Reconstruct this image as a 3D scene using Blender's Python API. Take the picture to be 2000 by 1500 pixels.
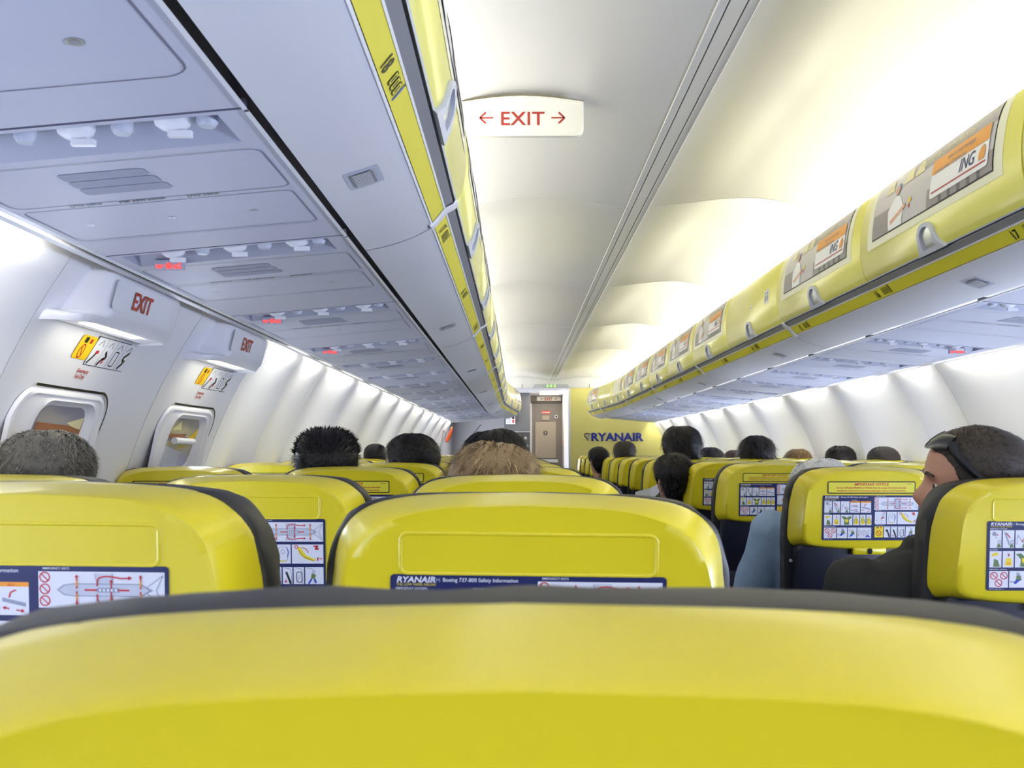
import bpy, bmesh, math, random
from math import sin, cos, pi, radians, sqrt, exp
from mathutils import Vector, Matrix
from mathutils.geometry import tessellate_polygon

for o in list(bpy.data.objects): bpy.data.objects.remove(o, do_unlink=True)
SC = bpy.context.scene
COL = SC.collection
random.seed(7)

# ------------------------------------------------------------------ camera, world, lights, exposure
EYE = 1.17            # eye height over the cabin floor
CAMX = -0.485         # the aisle seat of the left block; cabin centre line is x = 0
F_PX = 1900.0
cam_d = bpy.data.cameras.new('camera'); cam = bpy.data.objects.new('camera', cam_d); COL.objects.link(cam)
cam.location = (CAMX, 0, EYE)
cam_d.sensor_width = 36.0; cam_d.lens = 36.0*F_PX/2000.0
cam.rotation_euler = (radians(90)+math.atan(132/F_PX), 0, math.atan(10/F_PX))
cam_d.clip_start = 0.02; cam_d.clip_end = 60
cam_d.dof.use_dof = True; cam_d.dof.focus_distance = 3.2; cam_d.dof.aperture_fstop = 20
SC.camera = cam

w = bpy.data.worlds.new('world'); SC.world = w; w.use_nodes = True
w.node_tree.nodes['Background'].inputs[0].default_value = (.75, .84, 1, 1)
w.node_tree.nodes['Background'].inputs[1].default_value = 0.6
vs = SC.view_settings
vs.view_transform = 'Standard'; vs.look = 'None'; vs.gamma = 1; vs.exposure = 0.45
try: vs.use_curve_mapping = False
except Exception: pass

cy = SC.cycles
cy.use_adaptive_sampling = True; cy.adaptive_threshold = .065; cy.use_denoising = True; cy.caustics_reflective = False; cy.caustics_refractive = False
cy.max_bounces = 5; cy.diffuse_bounces = 4; cy.glossy_bounces = 2; cy.transmission_bounces = 2; cy.transparent_max_bounces = 4
P_COVE_R, P_COVE_L = 5.0, 4.2      # W per metre-long tube
P_SIDE = 2.5
P_WIN_L, P_WIN_R = 1.9, 5.6     # daylight strength per window
def area(name, loc, rot, sx, sy, power, colr, spread=180):
    l = bpy.data.lights.new(name, 'AREA'); l.shape = 'RECTANGLE'; l.size = sx; l.size_y = sy
    l.energy = power; l.color = colr; l.spread = radians(spread)
    o = bpy.data.objects.new(name, l); COL.objects.link(o); o.location = loc; o.rotation_euler = rot
    return o
# fluorescent tubes in the ceiling cove on top of the bins (one per bin module length)
for s in (-1, 1):
    for k in range(-2, 7):
        y = min(1.07+1.966*k, 12.3)
        area('cove_tube', (s*.80, y, EYE+.832), (0, s*radians(152), 0), .05, 1.86,
             (P_COVE_R if s > 0 else P_COVE_L), (1, .97, .70) if s > 0 else (1, .98, .80))
# sidewall tubes above the outer edge of the service panels, one per wall panel
SEAM_L = [-2.9, -1.95, -.97, .0, .97, 1.93, 2.756, 3.44, 4.05, 4.53, 5.45, 6.44, 7.4, 8.4, 9.4, 10.4, 11.4, 12.4, 13.3]
SEAM_R = [-2.9, -1.6, -.6, .4, 1.4, 2.4, 3.4, 4.35, 4.82, 5.77, 6.78, 7.8, 8.8, 9.9, 10.9, 11.9, 12.9, 13.3]
for s, seams in ((-1, SEAM_L), (1, SEAM_R)):
    for y0, y1 in zip(seams[:-1], seams[1:]):
        if s < 0 and 1.9 < y0 < 3.2: continue
        L = y1-y0
        area('side_tube', (s*1.303, (y0+y1)/2, EYE+.455), (0, -s*radians(38), 0), .03, max(.18, L-.34), P_SIDE*L, (1, .98, .84), 150)
# window daylight (centres shared with the window builder below)
WIN_Y = [-1.55+.5*k for k in range(28)]
def tilt_x(a): return (0, a, 0)
for s in (-1, 1):
    for y in [a+.25 for a in WIN_Y[::2]]:      # one light per pair of windows
        if s < 0 and 1.9 < y < 3.5: continue
        area('window_daylight', (s*1.60, y, EYE-.27), (0, s*radians(90), 0), .30, .70,
             2*P_WIN_L if s < 0 else 2*P_WIN_R, (.60, .70, 1.0))
for y in (2.27, 3.13):
    area('window_daylight', (-1.50, y, EYE+.06), (0, -radians(90), 0), .12, .2, .8, (.8, .88, 1.0))
# more of the cabin's own light from the rows behind the camera
area('rear_cabin_light', (0, -2.55, EYE+.35), (radians(90), 0, 0), 2.0, .9, 4.2, (.80, .86, 1.0))

# ------------------------------------------------------------------ materials
def srgb(r, g, b):
    f = lambda c: ((c/255)/12.92 if c/255 <= .04045 else (((c/255)+.055)/1.055)**2.4)
    return (f(r), f(g), f(b), 1)
MATS = {}
def mat(name, rgb, rough=.5, metal=0, coat=0, noise=0, nscale=40, bump=0, emit=0, spec=.5, coat_rough=.1):
    m = bpy.data.materials.new(name); m.use_nodes = True
    nt = m.node_tree; b = nt.nodes['Principled BSDF']
    c = srgb(*rgb)
    b.inputs['Base Color'].default_value = c
    b.inputs['Roughness'].default_value = rough; b.inputs['Metallic'].default_value = metal
    b.inputs['Coat Weight'].default_value = coat; b.inputs['Coat Roughness'].default_value = coat_rough
    b.inputs['Specular IOR Level'].default_value = spec
    if noise or bump:
        tc = nt.nodes.new('ShaderNodeTexCoord'); n = nt.nodes.new('ShaderNodeTexNoise')
        n.inputs['Scale'].default_value = nscale; n.inputs['Detail'].default_value = 4
        nt.links.new(tc.outputs['Object'], n.inputs['Vector'])
        if noise:
            mx = nt.nodes.new('ShaderNodeMix'); mx.data_type = 'RGBA'
            mx.inputs[6].default_value = tuple(max(0, x*(1-noise)) for x in c[:3])+(1,)
            mx.inputs[7].default_value = tuple(min(1, x*(1+noise)) for x in c[:3])+(1,)
            nt.links.new(n.outputs[0], mx.inputs[0]); nt.links.new(mx.outputs[2], b.inputs['Base Color'])
        if bump:
            bp = nt.nodes.new('ShaderNodeBump'); bp.inputs['Strength'].default_value = bump; bp.inputs['Distance'].default_value = .002
            nt.links.new(n.outputs[0], bp.inputs['Height']); nt.links.new(bp.outputs[0], b.inputs['Normal'])
    if emit:
        b.inputs['Emission Color'].default_value = c; b.inputs['Emission Strength'].default_value = emit
    MATS[name] = m
    return m
mat('shell_yellow', (224, 207, 35), .34, coat=.35, noise=.02, nscale=6, coat_rough=.15)
mat('card_navy', (38, 44, 92), .35)
mat('card_white', (226, 228, 236), .35)
mat('card_red', (200, 28, 40), .4)
mat('card_orange', (245, 160, 40), .4)
mat('card_green', (105, 130, 80), .4)
mat('card_blue', (40, 80, 190), .4)
mat('card_grey', (150, 158, 178), .4)
mat('card_lightgrey', (196, 201, 214), .4)
mat('card_yellow', (238, 214, 40), .4)
mat('card_black', (22, 22, 26), .4)
mat('skin_tone_card', (220, 170, 140), .5)
mat('seat_leather', (44, 43, 44), .5, noise=.15, nscale=30, bump=.25)
mat('seat_navy', (15, 17, 34), .42, noise=.08, nscale=50)
mat('seat_navy_light', (36, 44, 78), .4)
mat('black_plastic', (14, 14, 16), .4)
mat('panel_white', (228, 228, 234), .42, noise=.012, nscale=5, bump=.02)
mat('ceiling_white', (226, 224, 222), .40, coat=.25, noise=.012, nscale=4, coat_rough=.25)
mat('psu_grey', (198, 200, 216), .5, noise=.015, nscale=60)
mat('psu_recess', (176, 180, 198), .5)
mat('psu_line', (112, 112, 132), .5)
mat('grille_grey', (160, 164, 184), .6, noise=.1, nscale=600)
mat('bin_yellow', (229, 223, 112), .33, coat=.5, noise=.015, nscale=5, coat_rough=.2)
mat('label_yellow', (226, 216, 60), .45)
mat('rail_grey', (150, 150, 156), .4, metal=0)
mat('chrome', (200, 203, 208), .3, metal=.8)
mat('white_edge', (236, 236, 240), .35)
mat('bulkhead_yellow', (240, 231, 142), .5, noise=.01, nscale=3)
mat('logo_blue', (38, 52, 170), .4)
mat('logo_dark', (60, 55, 70), .4)
mat('sign_cream', (240, 238, 226), .4)
mat('sign_red', (178, 52, 40), .45)
mat('sign_brown', (120, 64, 52), .45)
mat('seam_dark', (120, 122, 134), .6)
mat('seam_brown', (132, 122, 84), .6)
mat('door_taupe', (112, 108, 104), .5, noise=.04, nscale=12)
mat('door_taupe_light', (150, 142, 130), .5)
mat('door_dark', (70, 66, 62), .5)
mat('galley_grey', (96, 98, 100), .5, noise=.04, nscale=10)
mat('galley_light', (196, 196, 200), .5)
mat('carpet_navy', (28, 32, 60), .95, noise=.3, nscale=300)
mat('lamp_glow', (255, 246, 196), .5, emit=1.5)
mat('lamp_glow_warm', (255, 226, 170), .5, emit=7)
mat('red_glow', (255, 50, 36), .5, emit=2.2)
mat('green_glow', (150, 255, 90), .5, emit=1.5)
mat('tube_glow', (255, 250, 225), .5, emit=3)
mat('daylight_pane', (228, 238, 255), .2, emit=1.6)
mat('exit_pane', (150, 148, 164), .15, coat=.6)
mat('brown_trim', (150, 96, 60), .5)
mat('orange_strap', (226, 96, 44), .5)
mat('skin_light', (198, 148, 124), .5, noise=.06, nscale=40)
mat('skin_shade', (176, 126, 104), .5, noise=.06, nscale=40)  # darker skin tone for some of the passengers
mat('lip_tone', (176, 100, 90), .5)
mat('eye_white', (225, 220, 215), .3)
mat('glass_dark', (20, 24, 40), .25, coat=.3)
mat('ad_grey', (200, 196, 198), .3, coat=.3)
mat('ad_darkgrey', (150, 143, 144), .3, coat=.3)
mat('ad_orange', (232, 160, 66), .35)
mat('ad_white', (238, 238, 240), .35)
mat('ad_cream', (224, 216, 168), .35)
mat('ad_frame', (232, 231, 204), .4)
mat('ad_blue', (60, 66, 110), .4)
mat('icon_yellow', (240, 200, 30), .4)
mat('paper_grey', (196, 200, 204), .7)

def hair_mat(name, rgb, rough=.5, noise=.35):
    mat(name+'_light', tuple(min(255, int(c*1.35+8)) for c in rgb), rough, spec=.35)
    mat(name+'_deep', tuple(int(c*.62) for c in rgb), rough, spec=.3)
    return mat(name, rgb, rough, noise=noise, nscale=420, spec=.35)
hair_mat('hair_black', (26, 22, 22)); hair_mat('hair_dark', (36, 31, 27)); hair_mat('hair_brown', (70, 52, 38))
hair_mat('hair_blonde', (164, 138, 100)); hair_mat('hair_grey', (112, 108, 98), noise=.4); hair_mat('hair_white', (228, 228, 232), noise=.08)
hair_mat('hair_lightbrown', (140, 112, 76)); hair_mat('hair_buzz', (64, 56, 50))
def cloth_mat(name, rgb): return mat(name, rgb, .85, noise=.2, nscale=200, bump=.3)
cloth_mat('denim', (142, 168, 198)); cloth_mat('cloth_black', (40, 41, 40)); cloth_mat('cloth_olive', (52, 54, 46))
cloth_mat('cloth_pale', (170, 178, 190)); cloth_mat('cloth_navy', (40, 46, 66)); cloth_mat('cloth_brown', (88, 72, 60)); cloth_mat('trouser_dark', (40, 42, 50))
M = MATS

# ------------------------------------------------------------------ mesh helpers
class MB:
    def __init__(self): self.v = []; self.f = []; self.m = []; self.mats = []
    def mi(self, name):
        if name not in self.mats: self.mats.append(name)
        return self.mats.index(name)
    def add(self, verts, faces, mname):
        b = len(self.v); k = self.mi(mname)
        self.v += [tuple(p) for p in verts]
        for f in faces: self.f.append(tuple(b+i for i in f)); self.m.append(k)
    def box(self, lo, hi, mname):
        x0, y0, z0 = lo; x1, y1, z1 = hi
        self.add([(x0,y0,z0),(x1,y0,z0),(x1,y1,z0),(x0,y1,z0),(x0,y0,z1),(x1,y0,z1),(x1,y1,z1),(x0,y1,z1)],
                 [(0,3,2,1),(4,5,6,7),(0,1,5,4),(1,2,6,5),(2,3,7,6),(3,0,4,7)], mname)
    def loft(self, rings, mname, closed=True, cap0=False, cap1=False):
        n = len(rings[0]); vs = [p for r in rings for p in r]; fs = []
        for i in range(len(rings)-1):
            for j in range(n if closed else n-1):
                a = i*n+j; b = i*n+(j+1) % n
                fs.append((a, b, b+n, a+n))
        if cap0: fs.append(tuple(range(n-1, -1, -1)))
        if cap1: fs.append(tuple((len(rings)-1)*n+i for i in range(n)))
        self.add(vs, fs, mname)
    def tube(self, pts, r, mname, n=8, caps=True):
        rings = []
        pts = [Vector(p) for p in pts]
        rs = r if isinstance(r, (list, tuple)) else [r]*len(pts)
        up = None
        for i, p in enumerate(pts):
            d = (pts[min(i+1, len(pts)-1)]-pts[max(i-1, 0)]).normalized()
            if up is None:
                up = Vector((0,0,1)) if abs(d.z) < .9 else Vector((1,0,0))
            a = d.cross(up).normalized(); b = a.cross(d).normalized(); up = b
            rings.append([p+(a*cos(2*pi*k/n)+b*sin(2*pi*k/n))*rs[i] for k in range(n)])
        self.loft(rings, mname, True, caps, caps)
    def ball(self, c, r, mname, seg=12, rg=8):
        rx, ry, rz = r if isinstance(r, (tuple, list)) else (r, r, r)
        rings = []
        for i in range(rg+1):
            a = -pi/2+pi*i/rg; a = max(-pi/2+.05, min(pi/2-.05, a))
            rings.append([(c[0]+rx*cos(a)*cos(2*pi*k/seg), c[1]+ry*cos(a)*sin(2*pi*k/seg), c[2]+rz*sin(a)) for k in range(seg)])
        self.loft(rings, mname, True, True, True)
    def build(self, name, parent=None, smooth=45, recalc=True, bevel=0):
        me = bpy.data.meshes.new(name); me.from_pydata(self.v, [], self.f)
        for mm in self.mats: me.materials.append(M[mm])
        me.polygons.foreach_set('material_index', self.m)
        if recalc:
            bm = bmesh.new(); bm.from_mesh(me); bmesh.ops.recalc_face_normals(bm, faces=bm.faces); bm.to_mesh(me); bm.free()
        me.update()
        if smooth:
            me.polygons.foreach_set('use_smooth', [True]*len(me.polygons)); me.set_sharp_from_angle(angle=radians(smooth))
        o = bpy.data.objects.new(name, me); COL.objects.link(o)
        if parent is not None: o.parent = parent
        if bevel:
            b = o.modifiers.new('bevel', 'BEVEL'); b.width = bevel; b.segments = 2; b.limit_method = 'ANGLE'
        return o

def tag(o, label=None, cat=None, group=None, kind=None):
    if label: o['label'] = label
    if cat: o['category'] = cat
    if group: o['group'] = group
    if kind: o['kind'] = kind
    return o
def empty(name, loc, label=None, cat=None, group=None):
    o = bpy.data.objects.new(name, None); COL.objects.link(o); o.location = loc; o.empty_display_size = .1
    return tag(o, label, cat, group)
def dup_tree(o, parent=None, skip=()):
    if o.name.split('.')[0] in skip: return None
    c = o.copy(); COL.objects.link(c); c.parent = parent
    for ch in [k for k in KIDS.get(o.name, [])]:
        dup_tree(ch, c, skip)
    return c
KIDS = {}
def index_kids(root):
    KIDS[root.name] = [o for o in COL.objects if o.parent == root]
    for k in KIDS[root.name]: index_kids(k)

# 2-D drawings (cards, signs, posters): coloured polygons in (u, v), stacked in thin layers, mapped onto any surface
_TXT = {}
def text_mesh(s, size, bold=0.0, italic=0.0, align='LEFT', spacing=1.0):
    key = (s, bold, italic, align, spacing)
    if key not in _TXT:
        c = bpy.data.curves.new('t', 'FONT'); c.body = s; c.size = 1; c.offset = bold; c.shear = italic
        c.align_x = align; c.align_y = 'BOTTOM_BASELINE'; c.space_character = spacing; c.resolution_u = 3
        o = bpy.data.objects.new('t', c); COL.objects.link(o)
        bpy.context.view_layer.update()
        dg = bpy.context.evaluated_depsgraph_get()
        me = bpy.data.meshes.new_from_object(o.evaluated_get(dg))
        _TXT[key] = ([(v.co.x, v.co.y) for v in me.vertices], [tuple(p.vertices) for p in me.polygons])
        bpy.data.objects.remove(o, do_unlink=True); bpy.data.curves.remove(c); bpy.data.meshes.remove(me)
    vs, fs = _TXT[key]
    return [(x*size, y*size) for x, y in vs], fs
class Draw:
    def __init__(self): self.items = []
    def poly(self, pts, m, h=1):
        self.items.append((list(pts), [tuple(range(len(pts)))], m, h))
    def rect(self, x0, y0, x1, y1, m, h=1): self.poly([(x0,y0),(x1,y0),(x1,y1),(x0,y1)], m, h)
    def rrect(self, x0, y0, x1, y1, r, m, h=1, n=5):
        pts = []
        for cx, cy, a0 in ((x1-r,y1-r,0),(x0+r,y1-r,pi/2),(x0+r,y0+r,pi),(x1-r,y0+r,1.5*pi)):
            for k in range(n+1): a = a0+pi/2*k/n; pts.append((cx+r*cos(a), cy+r*sin(a)))
        self.poly(pts, m, h)
    def ring(self, cx, cy, r0, r1, m, h=1, n=20, a0=0, a1=2*pi):
        pts = []; fs = []
        for k in range(n+1):
            a = a0+(a1-a0)*k/n; pts += [(cx+r0*cos(a), cy+r0*sin(a)), (cx+r1*cos(a), cy+r1*sin(a))]
        for k in range(n): fs.append((2*k, 2*k+1, 2*k+3, 2*k+2))
        self.items.append((pts, fs, m, h))
    def disc(self, cx, cy, r, m, h=1, n=16, sy=1): self.poly([(cx+r*cos(2*pi*k/n), cy+sy*r*sin(2*pi*k/n)) for k in range(n)], m, h)
    def line(self, pts, wd, m, h=1):
        for (x0,y0),(x1,y1) in zip(pts[:-1], pts[1:]):
            dx, dy = x1-x0, y1-y0; L = sqrt(dx*dx+dy*dy) or 1; nx, ny = -dy/L*wd/2, dx/L*wd/2
            self.poly([(x0-nx,y0-ny),(x1-nx,y1-ny),(x1+nx,y1+ny),(x0+nx,y0+ny)], m, h)
    def arrow(self, x0, y0, x1, y1, wd, m, h=1, hd=3):
        dx, dy = x1-x0, y1-y0; L = sqrt(dx*dx+dy*dy) or 1; ux, uy = dx/L, dy/L; nx, ny = -uy, ux
        a = hd*wd*.9
        self.line([(x0,y0),(x1-ux*a*.8,y1-uy*a*.8)], wd, m, h)
        self.poly([(x1,y1),(x1-ux*a+nx*a*.6,y1-uy*a+ny*a*.6),(x1-ux*a-nx*a*.6,y1-uy*a-ny*a*.6)], m, h)
    def text(self, s, x, y, size, m, h=2, bold=0, italic=0, align='LEFT', sx=1, spacing=1):
        vs, fs = text_mesh(s, size, bold, italic, align, spacing)
        self.items.append(([(x+a*sx, y+b) for a, b in vs], fs, m, h))
    def noentry(self, cx, cy, r, h=2):
        self.ring(cx, cy, r*.78, r, 'card_red', h); self.line([(cx-r*.6,cy+r*.6),(cx+r*.6,cy-r*.6)], r*.2, 'card_red', h)
    def into(self, mb, fn, eps=.00025, cuts=(), ucuts=()):
        for pts, fs, m, h in self.items:
            if cuts or ucuts:
                bm = bmesh.new(); vv = [bm.verts.new((p[0], p[1], 0)) for p in pts]
                for f in fs:
                    try: bm.faces.new([vv[i] for i in f])
                    except ValueError: pass
                for c in cuts:
                    bmesh.ops.bisect_plane(bm, geom=bm.verts[:]+bm.edges[:]+bm.faces[:], plane_co=(0, c, 0), plane_no=(0, 1, 0))
                for c in ucuts:
                    bmesh.ops.bisect_plane(bm, geom=bm.verts[:]+bm.edges[:]+bm.faces[:], plane_co=(c, 0, 0), plane_no=(1, 0, 0))
                bm.verts.index_update()
                pts = [(v.co.x, v.co.y) for v in bm.verts]; fs = [tuple(v.index for v in f.verts) for f in bm.faces]; bm.free()
            mb.add([fn(p[0], p[1], h*eps) for p in pts], fs, m)

def interp(tab, x):
    if x <= tab[0][0]: return tab[0][1]
    for (a, b), (c, d) in zip(tab[:-1], tab[1:]):
        if x <= c: return b+(d-b)*(x-a)/(c-a)
    return tab[-1][1]
def smooth_curve(pts, n):
    """Catmull-Rom resampling of a 2-D polyline"""
    P = [pts[0]]+list(pts)+[pts[-1]]; out = []
    for i in range(1, len(P)-2):
        for k in range(n):
            t = k/n
            out.append(tuple(.5*((2*P[i][j])+(-P[i-1][j]+P[i+1][j])*t+(2*P[i-1][j]-5*P[i][j]+4*P[i+1][j]-P[i+2][j])*t*t
                       +(-P[i-1][j]+3*P[i][j]-3*P[i+1][j]+P[i+2][j])*t**3) for j in range(len(P[0]))))
    out.append(tuple(pts[-1])); return out

# ------------------------------------------------------------------ the cabin shell
Y0, Y1 = -2.9, 13.3          # the built length of the cabin
def wallw(Z):
    if Z > .385: return 1.388+.02*(Z-.385)
    return sqrt(1.66**2-(Z+.53)**2)
def wall_pt(s, y, Z, seams, h=0):
    """h = distance inboard of the wall face"""
    t = 0
    for a, b in zip(seams[:-1], seams[1:]):
        if a <= y <= b: t = (y-a)/(b-a)
    k = min(1, max(0, (.46-Z)/.25))
    rr = wallw(Z)+.022*sin(pi*t)**.8*k
    nz = -(Z+.53)/1.66 if Z < .385 else 0
    nx = -sqrt(1-nz*nz)
    return (s*(rr+nx*h), y, EYE+Z+nz*h)
def build_wall(s, seams, name, skip=()):
    mb = MB(); line = MB()
    Zs = [-1.17, -.9, -.7, -.5, -.35, -.25, -.15, -.05, .05, .12, .18, .24, .3, .345, .385, .43, .50]
    for a, b in zip(seams[:-1], seams[1:]):
        n = 10
        ys = [a+.0025]+[a+(b-a)*k/n for k in range(1, n)]+[b-.0025]
        rings = [[wall_pt(s, y, Z, seams) for Z in Zs] for y in ys]
        r0 = [wall_pt(s, ys[0], Z, seams, -.012) for Z in Zs]; r1 = [wall_pt(s, ys[-1], Z, seams, -.012) for Z in Zs]
        mb.loft([r0]+rings+[r1], 'panel_white', closed=False)
        line.loft([[wall_pt(s, y, Z, seams, -.011) for Z in Zs] for y in (a-.004, a+.004)], 'seam_dark', closed=False)
    o = mb.build(name, smooth=50, recalc=False); tag(o, kind='structure')
    line.build('panel_joint', o, smooth=0, recalc=False)
    return o
wl = build_wall(-1, SEAM_L, 'wall_left'); wr = build_wall(1, SEAM_R, 'wall_right')

mb = MB(); mb.box((-1.62, Y0, -.05), (1.62, 15.4, 0), 'carpet_navy'); tag(mb.build('floor', smooth=0), kind='structure')
mb = MB(); mb.box((-1.75, Y0-.05, 0), (1.75, Y0, 2.3), 'panel_white'); tag(mb.build('wall_back', smooth=0), kind='structure')

# ceiling panels, arched in both directions, with open joints between them
CPROF = smooth_curve([(.046, .981), (.2, .997), (.36, 1.014), (.5, 1.014), (.64, .986), (.76, .93), (.85, .862), (.93, .806)], 4)
CSEAM = [-2.9, -1.91, .01, 1.93, 3.85, 5.77, 7.69, 9.61, 11.53, 13.3]
def dome(w, t):
    k = min(1, max(0, (w-.046)/.3))*min(1, max(0, (.95-w)/.2))
    return .026*k*sin(pi*t)**.7
root = None
for s in (-1, 1):
    mb = MB(); ln = MB()
    for a, b in zip(CSEAM[:-1], CSEAM[1:]):
        n = 12
        rings = []
        for k in range(n+1):
            t = k/n; y = a+(b-a)*t+(.0045 if k == 0 else -.0045 if k == n else 0)
            rings.append([(s*w_, y, EYE+Z+dome(w_, t)) for w_, Z in CPROF])
        e0 = [(x, y, z+.012) for x, y, z in rings[0]]; e1 = [(x, y, z+.012) for x, y, z in rings[-1]]
        mb.loft([e0]+rings+[e1], 'ceiling_white', closed=False)
        ln.loft([[(s*w_, y, EYE+Z+.011) for w_, Z in CPROF] for y in (a-.006, a+.006)], 'seam_brown', closed=False)
    if root is None:
        root = mb.build('ceiling', smooth=50, recalc=False); tag(root, kind='structure')
    else: mb.build('ceiling_panel', root, smooth=50, recalc=False)
    ln.build('panel_joint', root, smooth=0, recalc=False)

# centre rail along the ceiling
mb = MB()
for k in range(-3, 6):
    a, b = max(Y0, 3.72+1.86*k-0+.002), min(13.25, 3.72+1.86*(k+1)-.002)
    if b <= a: continue
    for x0, x1, z in ((-.0445, -.0225, .980), (-.0185, .0185, .980), (.0225, .0445, .980)):
        mb.box((x0, a, EYE+z), (x1, b, EYE+z+.006), 'ceiling_white')
    for x in (-.046, .0445): mb.box((x, a, EYE+.977), (x+.0015, b, EYE+.99), 'white_edge')
tr = mb.build('trim_1', smooth=0, bevel=.0008); tag(tr, kind='structure')
mb = MB(); mb.box((-.047, Y0, EYE+.988), (.047, 13.28, EYE+.992), 'black_plastic'); mb.build('channel', tr, smooth=0)

# upper shell that closes the crown and sides out of sight behind bins and panels
mb = MB()
for s in (-1, 1):
    mb.add([(s*.93, Y0, EYE+.806), (s*.93, 15.4, EYE+.806), (s*1.43, 15.4, EYE+.50), (s*1.43, Y0, EYE+.50)], [(0,1,2,3)], 'panel_white')
mb.add([(-.93, Y0, EYE+1.07), (-.93, 15.4, EYE+1.07), (.93, 15.4, EYE+1.07), (.93, Y0, EYE+1.07)], [(0,1,2,3)], 'panel_white')
for s in (-1, 1): mb.add([(s*.93, Y0, EYE+.80), (s*.93, 15.4, EYE+.80), (s*.93, 15.4, EYE+1.07), (s*.93, Y0, EYE+1.07)], [(0,1,2,3)], 'panel_white')
tag(mb.build('roof', smooth=0, recalc=False), kind='structure')

def off(y):
    return 0 if y < 10.55 else -.165*((y-10.55)/2.3)**1.15
# dark channel liner between bins and service panels, and the outer rail of the service panels
YE = 12.84
for s, nm in ((-1, 'trim_2'), (1, 'trim_3')):
    mb = MB(); ys = [Y0, 3, 6, 9, 10.5, 11, 11.5, 12, 12.4, YE]
    mb.loft([[(s*(.79+off(y)), y, EYE+.445), (s*(.84+off(y)), y, EYE+.44)] for y in ys], 'black_plastic', closed=False)
    mb.loft([[(s*1.306, y, EYE+.386), (s*1.320, y, EYE+.386)] for y in (Y0, YE)], 'black_plastic', closed=False)
    t = mb.build(nm, smooth=0, recalc=False); tag(t, kind='structure')
    mb = MB()
    mb.loft([[(s*1.315, y, EYE+.379), (s*1.3285, y, EYE+.377), (s*1.331, y, EYE+.383), (s*1.325, y, EYE+.396)] for y in (Y0, YE)], 'white_edge', closed=False)
    mb.loft([[(s*1.2965, y, EYE+.3845), (s*1.306, y, EYE+.3815), (s*1.306, y, EYE+.395)] for y in (Y0, YE)], 'white_edge', closed=False)
    mb.build('edge_rail', t, smooth=40, recalc=False)

# windows low in both side walls (mostly hidden by the seats)
wn = 0
wf = None
for s, seams in ((-1, SEAM_L), (1, SEAM_R)):
    for y in WIN_Y:
        if y < .3 or (s < 0 and 1.9 < y < 3.5): continue
        wn += 1
        def fn(u, v, h, s=s, y=y): return wall_pt(s, y+u, -.265+v, seams, .004+h)
        d = Draw(); d.rrect(-.115, -.155, .115, .155, .09, 'daylight_pane', 1, 6)
        fr = MB()
        def rr(hw, hh, r, n=6):
            P = []
            for cx, cy, a0 in ((hw-r,hh-r,0),(-hw+r,hh-r,pi/2),(-hw+r,-hh+r,pi),(hw-r,-hh+r,1.5*pi)):
                for k in range(n+1): a = a0+pi/2*k/n; P.append((cx+r*cos(a), cy+r*sin(a)))
            return P
        fr.loft([[fn(u, v, h) for u, v in rr(hw, hh, r)] for hw, hh, r, h in ((.115,.155,.09,.001),(.122,.162,.095,.008),(.135,.176,.1,.010),(.15,.19,.11,-.002))], 'panel_white')
        fo = fr.build('window_%d' % wn, smooth=50, recalc=False); tag(fo, kind='structure')
        pm = MB(); d.into(pm, fn, .001, cuts=(-.1, -.05, 0, .05, .1)); pm.build('window_pane', fo, smooth=0, recalc=False)

# ------------------------------------------------------------------ front of the cabin
mb = MB()
zs = [-1.17+.1*k for k in range(16)]+[.42]
right = [(wallw(z)+.03, 13.3, EYE+z) for z in zs if z < .45]+[(1.42, 13.3, EYE+.93), (.236, 13.3, EYE+.93)]
pts = [(.236, 13.3, 0)]+right
mb.add(pts, [tuple(range(len(pts)))], 'bulkhead_yellow')
wf_ = mb.build('wall_front', smooth=0, recalc=False); tag(wf_, kind='structure')
mb = MB(); mb.box((.216, 13.292, 0), (.246, 15.2, EYE+.875), 'white_edge'); mb.build('edge_panel', wf_, smooth=0)
mb = MB()
# harp mark: a curved frame with strings, then the airline's name
def fn(u, v, h): return (.236+u, 13.3-.004-h, EYE+v)
d = Draw()
u0 = .272
d.line(smooth_curve([(u0-.075, .238), (u0-.045, .247), (u0-.01, .243), (u0+.015, .232)], 4), .013, 'logo_dark')
d.line(smooth_curve([(u0-.075, .24), (u0-.07, .21), (u0-.045, .18), (u0-.02, .15)], 4), .011, 'logo_dark')
for k in range(4): d.line([(u0-.058+.017*k, .236), (u0-.050+.014*k, .19-.008*k)], .005, 'card_grey', 2)
d.line([(u0+.012, .236), (u0-.02, .15)], .007, 'card_white', 2)
d.text('RYANAIR', u0+.012, .148, .150, 'logo_blue', 3, bold=.035, sx=1.13)
d.into(mb, fn, .0015)
mb.build('airline_lettering', wf_, smooth=0, recalc=False)

mb = MB()
mb.add([(-1.5, 13.28, EYE+.868), (1.5, 13.28, EYE+.868), (1.5, 15.25, EYE+.868), (-1.5, 15.25, EYE+.868),
        (-1.5, 13.28, EYE+1.08), (1.5, 13.28, EYE+1.08)], [(0,1,2,3), (0,4,5,1)], 'panel_white')
so = mb.build('trim_4', smooth=0, recalc=False); tag(so, kind='structure')
mb = MB()
for x in (-.42, -.12, .17, .5): mb.box((x, 13.274, EYE+.87), (x+.008, 13.279, EYE+.92), 'seam_dark')
mb.build('soffit_joint', so, smooth=0)
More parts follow.
